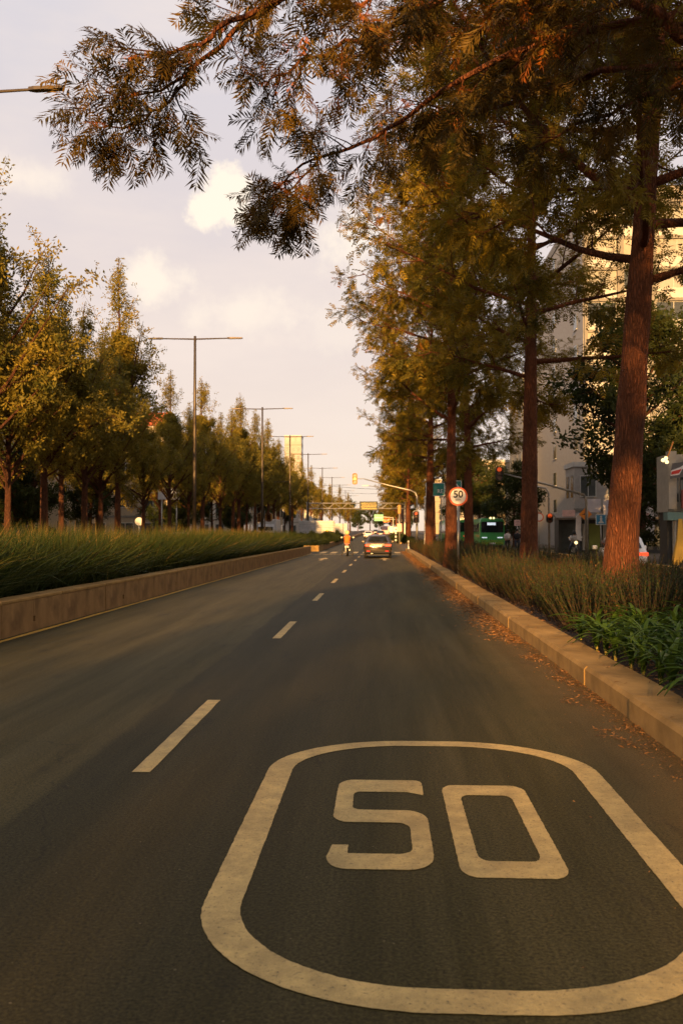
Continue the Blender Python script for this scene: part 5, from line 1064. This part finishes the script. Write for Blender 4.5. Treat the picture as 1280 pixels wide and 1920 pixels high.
def rider_on_bike(name, x, y, rz, vest, lab_r, lab_b, helmet='helmet', front=False):
    b = empty(name, (x, y, 0), rz); tag(b, lab_b, 'motorcycle')                                   # nose towards +y
    for yy, nm in ((.0, 'rear_wheel'), (1.3, 'front_wheel')):
        t_ = MB().lathe([(.21, -.055), (.27, -.06), (.30, -.03), (.305, 0), (.30, .03), (.27, .06), (.21, .055)], 20, 'x', (0, yy, .305)).build(nm, 'dark_rubber', b); MB().lathe([(.21, -.02), (.05, -.03), (.05, .03), (.21, .02)], 14, 'x', (0, yy, .305)).build('rim', 'rim', t_)
    MB().loft([[(-.10, -.25, .76), (.10, -.25, .76), (.10, -.25, .84), (-.10, -.25, .84)], [(-.15, .1, .70), (.15, .1, .70), (.14, .1, .80), (-.14, .1, .80)], [(-.13, .55, .62), (.13, .55, .62), (.12, .55, .78), (-.12, .55, .78)]]).build('seat', 'black', b)
    MB().loft([[(-.10, .5, .6), (.10, .5, .6), (.11, .5, .84), (-.11, .5, .84)], [(-.15, .75, .6), (.15, .75, .6), (.14, .75, .96), (-.14, .75, .96)], [(-.09, 1.02, .66), (.09, 1.02, .66), (.08, 1.02, .94), (-.08, 1.02, .94)]]).build('fuel_tank', 'car_paint_dark', b)
    MB().box(-.15, .15, .38, .85, .24, .60, .04).build('engine', 'galvanised', b); MB().tube([(.14, .7, .34), (.17, .3, .32), (.19, -.25, .42)], [.03, .035, .055], 8).build('exhaust', 'chrome', b)
    MB().tube([(0, 1.3, .305), (0, 1.12, .8), (0, 1.05, 1.02)], .045, 8).build('fork', 'galvanised', b); MB().tube([(-.38, .92, 1.06), (-.15, 1.02, 1.04), (.15, 1.02, 1.04), (.38, .92, 1.06)], .018, 6).build('handlebar', 'black', b)
    MB().lathe([(.10, 1.12), (.11, 1.2), (.09, 1.24)], 14, 'y', (0, 0, .93)).build('headlight', 'lamp_glow' if front else 'led_white', b)
    for s in (1, -1): MB().tube([(s * .26, .97, 1.05), (s * .36, .93, 1.24)], .01, 5).build('mirror_stem', 'black', b); MB().box(s * .40 - .075, s * .40 + .075, .90, .93, 1.22, 1.32, .012).build('mirror', 'chrome', b)
    MB().box(-.09, .09, -.33, -.25, .74, .82, .015).build('tail_light', 'tail_lit', b); MB().box(-.12, .12, -.36, -.345, .56, .70).build('number_plate', 'plate', b); MB().tube([(0, -.3, .74), (0, -.35, .55)], .05, 6).build('mudguard', 'black', b)
    e = empty('person', (x, y, 0), rz); tag(e, lab_r, 'person')
    J = {'pelvis': (0, .16, .90, .15, .12), 'waist': (0, .19, 1.04, .14, .11), 'chest': (0, .27, 1.27, .17, .12), 'neck': (0, .31, 1.43, .055), 'jaw': (0, .36, 1.50, .075), 'crown': (0, .34, 1.60, .085)}
    for s, sg in (('l', -1), ('r', 1)):
        J.update({'hip_' + s: (sg * .12, .18, .86, .10), 'knee_' + s: (sg * .32, .48, .56, .065), 'ankle_' + s: (sg * .36, .22, .12, .045), 'toe_' + s: (sg * .38, .40, .06, .04), 'shoulder_' + s: (sg * .20, .28, 1.35, .065), 'elbow_' + s: (sg * .33, .50, 1.16, .048), 'wrist_' + s: (sg * .34, .80, 1.08, .034), 'hand_' + s: (sg * .33, .92, 1.09, .036)})
    body_mesh(e, J)
    sleeve(e, 'vest', vest, [(0, .15, .88), (0, .19, 1.04), (0, .26, 1.27), (0, .29, 1.42)], [.20, .195, .225, .11], 12)
    MB().box(-.17, .17, .055, .075, .93, .97).build('reflective_band', 'stripe_white', e)
    for s, sg in (('l', -1), ('r', 1)):
        sleeve(e, 'sleeve', 'cloth_dark' if vest == 'vest_orange' else vest, [J['shoulder_' + s][:3], J['elbow_' + s][:3], J['wrist_' + s][:3]], [.085, .065, .05]); sleeve(e, 'trouser_leg', 'denim', [J['hip_' + s][:3], J['knee_' + s][:3], J['ankle_' + s][:3]], [.13, .095, .075])
        for q in range(4): MB().tube([(sg * (.31 + .018 * q), .93, 1.10), (sg * (.31 + .018 * q), .975, 1.085), (sg * (.31 + .018 * q), .965, 1.05)], .009, 5).build('finger', 'skin', e)
        MB().box(sg * .375 - .05, sg * .375 + .05, .12, .44, .012, .12, .03).build('shoe', 'black', e)
    MB().lathe([(.03, 1.765), (.10, 1.74), (.145, 1.66), (.15, 1.57), (.135, 1.49), (.10, 1.47)], 14, 'z', (0, .34, 0)).build('helmet', helmet, e, smooth=True); MB().box(-.09, .09, .465, .495, 1.53, 1.63, .01).build('visor', 'car_glass', e)
rider_on_bike('motorcycle', -2.45, 62.3, 0, 'vest_orange', 'rider in an orange vest and pale helmet waiting astride the motorcycle', 'dark motorcycle stopped at the line beside the bronze sedan')
rider_on_bike('motorcycle', 13.0, 62.5, R(175), 'cloth_pale', 'rider in a pale top on the scooter before the shops', 'motorcycle with lit headlight facing out from the shops', 'hair', True)

# ------------------------------------------------------------------ buildings
def window(par, x, z, w_, h_, y, glass='window_glass', frame='tower_white', curtain=None, face='y'):
    b = MB(); t = .06
    for a in ((x, x + w_, z, z + t), (x, x + w_, z + h_ - t, z + h_), (x, x + t, z + t, z + h_ - t), (x + w_ - t, x + w_, z + t, z + h_ - t), (x + w_ / 2 - t / 2, x + w_ / 2 + t / 2, z + t, z + h_ - t)): b.box(a[0], a[1], y - .06, y - .002, a[2], a[3])
    f_ = b.build('window', frame, par); MB().box(x + t, x + w_ - t, y - .03, y - .004, z + t, z + h_ - t).build('pane', glass if not curtain else curtain, f_); return f_
def tower():
    e = empty('apartment_tower', (19.0, 86, gz(86))); tag(e, 'tall pale apartment tower with grey frame and white panels behind the right-hand trees', 'building'); W, D, fl, nf = 25., 26., 2.95, 11
    part('wall', 'tower_wall', e, 0, W, .4, D, 0, nf * fl); part('side_wall', 'tower_side', e, -.05, -.001, .4, D, 0, nf * fl)
    for k in range(nf + 1): part('floor_slab', 'tower_frame', e, -.02, W, .12, .41, k * fl - .14, k * fl + .14)
    xs = [0, 3.4, 6.4, 10.4, 14.4, 18.4, 22.4]
    for x in xs: part('column', 'tower_frame', e, x - .3 + (.3 if x == 0 else 0), x + .3, .0, .40, 0, nf * fl + .3)
    for k in range(nf):
        for a, b in zip(xs, xs[1:]):
            part('panel', 'tower_white', e, a + .32, b - .32, .2, .395, k * fl + .15, k * fl + 1.05)
            if (k + int(a)) % 3 == 0: part('panel', 'tower_wall', e, a + .32, a + 1.0, .24, .395, k * fl + 1.06, k * fl + 2.80); window(e, a + 1.02, k * fl + 1.07, b - a - 1.36, 1.72, .39, curtain='curtain')
            else: window(e, a + .34, k * fl + 1.07, b - a - .68, 1.72, .39, curtain=('curtain', 'window_glass', 'tower_side', 'window_glass')[(k * 3 + int(a)) % 4])
    for k in range(1, nf):
        for q in (3.0, 14.0):
            b = MB().box(-.10, -.052, q, q + 1.4, k * fl + .9, k * fl + 2.3).build('window', 'window_glass', e); part('sill', 'tower_white', b, -.16, -.052, q - .05, q + 1.45, k * fl + .82, k * fl + .895)
    part('parapet', 'tower_frame', e, -.1, W + .1, .3, D, nf * fl + .15, nf * fl + 1.0); part('stair_house', 'tower_wall', e, 8, 14, 6, 14, nf * fl + 1.01, nf * fl + 4.2)
tower()
def block(name, x, y, W, D, nf, fl, wall, lab, bays, win='window_glass', base=.1, balcony=False, sides=True):
    e = empty(name, (x, y, gz(y) + base)); tag(e, lab, 'building'); part('wall', wall, e, 0, W, 0, D, 0, nf * fl); part('cornice', 'tower_white', e, -.12, W + .12, -.12, D + .12, nf * fl + .001, nf * fl + .35)
    bw = W / bays
    for k in range(nf):
        for j in range(bays):
            window(e, j * bw + bw * .2, k * fl + .95, bw * .6, fl * .5, 0, win)
            if balcony and k > 0: part('balcony', 'tower_white', e, j * bw + bw * .12, j * bw + bw * .88, -.8, -.07, k * fl + .05, k * fl + .8)
        if sides:
            nb = max(2, int(D / 4)); sx = W if x < 0 else 0
            for j in range(nb): MB().box(sx - .03, sx + .03, (j + .25) * D / nb, (j + .75) * D / nb, k * fl + .95, k * fl + fl * .5 + .95).build('window', win, e)
        part('band', 'tower_frame', e, -.06, W + .06, -.06, -.001, k * fl - .1 + (.1 if k == 0 else 0), k * fl + .1)
    return e
block('apartment_block', 17.5, 114, 7.5, 12, 7, 3.0, 'tower_wall', 'narrow pale apartment block beyond the side of the tower', 3, 'curtain')
block('apartment_block', 14.2, 68, 8, 3.2, 2, 3.2, 'tower_side', 'low grey corner building above the dark shop awnings', 4, 'window_glass')
block('apartment_block', -45, 60, 18, 22, 5, 3.1, 'beige_block', 'sunlit beige block glimpsed through the tall left-hand trees', 6, balcony=True)
e = block('apartment_block', -38, 96, 15, 18, 4, 3.2, 'beige_block', 'beige block with a red roof band showing between the left-hand trees', 5)
part('roof_band', 'red_roof', e, -.2, 15.2, -.25, -.13, 12.9, 14.3)
block('apartment_block', -47, 34, 14, 18, 4, 3.1, 'cream_wall', 'cream block behind the trunks at the head of the left row', 4)
block('office_tower', -38, 350, 6.5, 8, 11, 3.4, 'tower_side', 'small distant tower rising over the far left trees', 3)
for i, (x, y, W, nf, wl) in enumerate(((-30, 135, 9, 3, 'cream_wall'), (-29, 165, 9, 4, 'beige_block'), (-30, 215, 10, 4, 'tower_side'), (-28, 270, 9, 4, 'cream_wall'), (15, 150, 12, 4, 'beige_block'), (14, 200, 12, 5, 'cream_wall'), (13, 270, 12, 5, 'beige_block'))):
    block('street_building', x, y, W, 16, nf, 3.2, wl, ('cream three-storey building far along the left side', 'beige building far along the left side past the crossing', 'grey building far along the left side', 'cream building at the far left end of the avenue', 'beige building behind the right-hand row past the bus', 'cream building further behind the right-hand row', 'beige building at the far right end of the avenue')[i], 4)
# shops under the grey corner building
e = empty('corner_shop', (12.7, 66.3, .1)); tag(e, 'row of dark shopfronts with awnings, posters and a lit green window', 'shop')
part('shop_front', 'shop_dark', e, 0, 9.5, 0, 1.6, 0, 2.9)
for k, (x, w_, m) in enumerate(((.2, 1.3, 'window_glass'), (1.7, .35, 'cream_wall'), (2.15, .8, 'poster_green'), (3.15, .4, 'cream_wall'), (3.7, 1.1, 'window_glass'), (5.1, 1.6, 'window_glass'), (7.0, 1.8, 'window_glass'))): part('shop_window' if 'glass' in m else 'panel', m, e, x, x + w_, -.05, -.002, .25, 2.15)
MB().loft([[(-.4, -1.3, 2.42), (9.6, -1.3, 2.42), (9.6, -1.3, 2.56), (-.4, -1.3, 2.56)], [(-.4, -.06, 2.75), (9.6, -.06, 2.75), (9.6, -.06, 2.90), (-.4, -.06, 2.90)]]).build('awning', 'awning', e)
for x, w_, z, h_, m in ((.1, .9, 2.62, .5, 'tent_pink'), (1.9, .9, 2.95, .95, 'poster_pale'), (3.0, 1.35, 2.75, 1.1, 'poster_pale'), (4.8, 1.0, 3.0, .8, 'cream_wall')): part('poster', m, e, x, x + w_, -.9, -.86, z, z + h_)
# white balcony building
e = empty('balcony_shop', (12.95, 42, .1)); tag(e, 'two-storey white shop building with a green board on its balcony and a teal lintel', 'shop')
part('upper_wall', 'cream_wall', e, .2, 6, .5, 2.2, 2.45, 5.1); part('ground_floor', 'shop_dark', e, .3, 6, 1.0, 2.1, 0, 2.44)
part('lintel', 'teal_paint', e, -.05, 1.15, -.25, .4, 2.05, 2.42); part('floor_edge', 'grey_cloth', e, 1.16, 6, -.4, .45, 2.3, 2.55)
for x, w_ in ((.05, .36), (1.05, .2), (1.42, .26), (2.0, .22)): part('pillar', 'cream_wall', e, x, x + w_, -.1, .3, 2.56, 5.2)
for x in (.32, 1.3, 2.3): MB().tube([(x, .1, 0), (x + .06, .1, 2.3)], .07, 8).build('column', 'cream_wall', e)
for x in (.42, .75, 1.25, 1.7): part('window', 'window_glass', e, x, x + .24, .44, .497, 2.9, 4.7)
bb = part('sign_board', 'green_board', e, .62, 1.62, -.55, -.5, 2.62, 3.35)
for k in range(4): part('text_line', 'poster_pale', bb, .72 + .05 * k, 1.5 - .12 * k, -.56, -.551, 2.72 + .15 * k, 2.76 + .15 * k)
for x in (.48, 1.63): part('board_end', 'maroon', e, x, x + .13, -.57, -.45, 2.58, 3.42)
for k in range(3): part('door', 'window_glass', e, .5 + k * .85, 1.15 + k * .85, .93, .995, .1, 2.1)
o = empty('cloth_sign', (13.3, 41.4, 4.55)); tag(o, 'red and white striped cloth on the corner of the balcony building', 'banner'); MB().prism([(-.4, -.55), (.35, -.45), (.5, .25), (-.3, .15)], -.03, 0, 'y').build('cloth', 'grey_cloth', o); MB().prism([(-.38, -.42), (.0, -.36), (.28, .12), (.05, -.02), (-.36, -.18)], -.045, -.032, 'y').build('stripe', 'white_cloth', o); MB().prism([(-.36, -.36), (-.02, -.30), (.12, -.10), (-.34, -.22)], -.06, -.047, 'y').build('stripe', 'red_cloth', o)
o = empty('cloth_sign', (14.15, 41.3, 4.7)); tag(o, 'white cloth with a red square spread over the top of the balcony', 'banner'); MB().prism([(-.2, -.62), (.6, -.62), (.95, -.45), (.85, .3), (-.3, .1)], -.04, 0, 'y').build('cloth', 'white_cloth', o); part('square', 'red_cloth', o, -.08, .2, -.06, -.042, -.38, .02)
o = empty('yellow_drape', (13.25, 41.2, .1)); tag(o, 'mottled yellow cloth hanging to the ground at the shop corner', 'cloth'); MB().loft([[(-.04, 0, 2.1), (.12, 0, 2.1), (.12, .06, 2.1), (-.04, .06, 2.1)], [(-.12, -.05, 1.2), (.2, -.05, 1.2), (.2, .12, 1.2), (-.12, .12, 1.2)], [(-.3, -.1, .3), (.22, -.1, .35), (.22, .2, .35), (-.3, .2, .3)], [(-.3, -.1, .02), (-.1, -.1, .02), (-.1, .2, .02), (-.3, .2, .02)]]).build('cloth', 'yellow_cloth', o)
o = empty('wall_lamp', (12.75, 41.4, 4.8)); tag(o, 'small cluster of glowing lamps at the corner of the balcony building', 'lamp'); MB().tube([(.4, .3, .9), (.1, 0, .3), (-.05, 0, .1)], .03, 6).build('bracket', 'sign_orange', o)
for x, z in ((-.15, .05), (.02, -.03), (-.02, .14)): MB().lathe([(.02, -.09), (.08, -.05), (.09, 0), (.06, .06), (.02, .08)], 10, 'z', (x, 0, z)).build('bulb', 'lamp_glow', o)
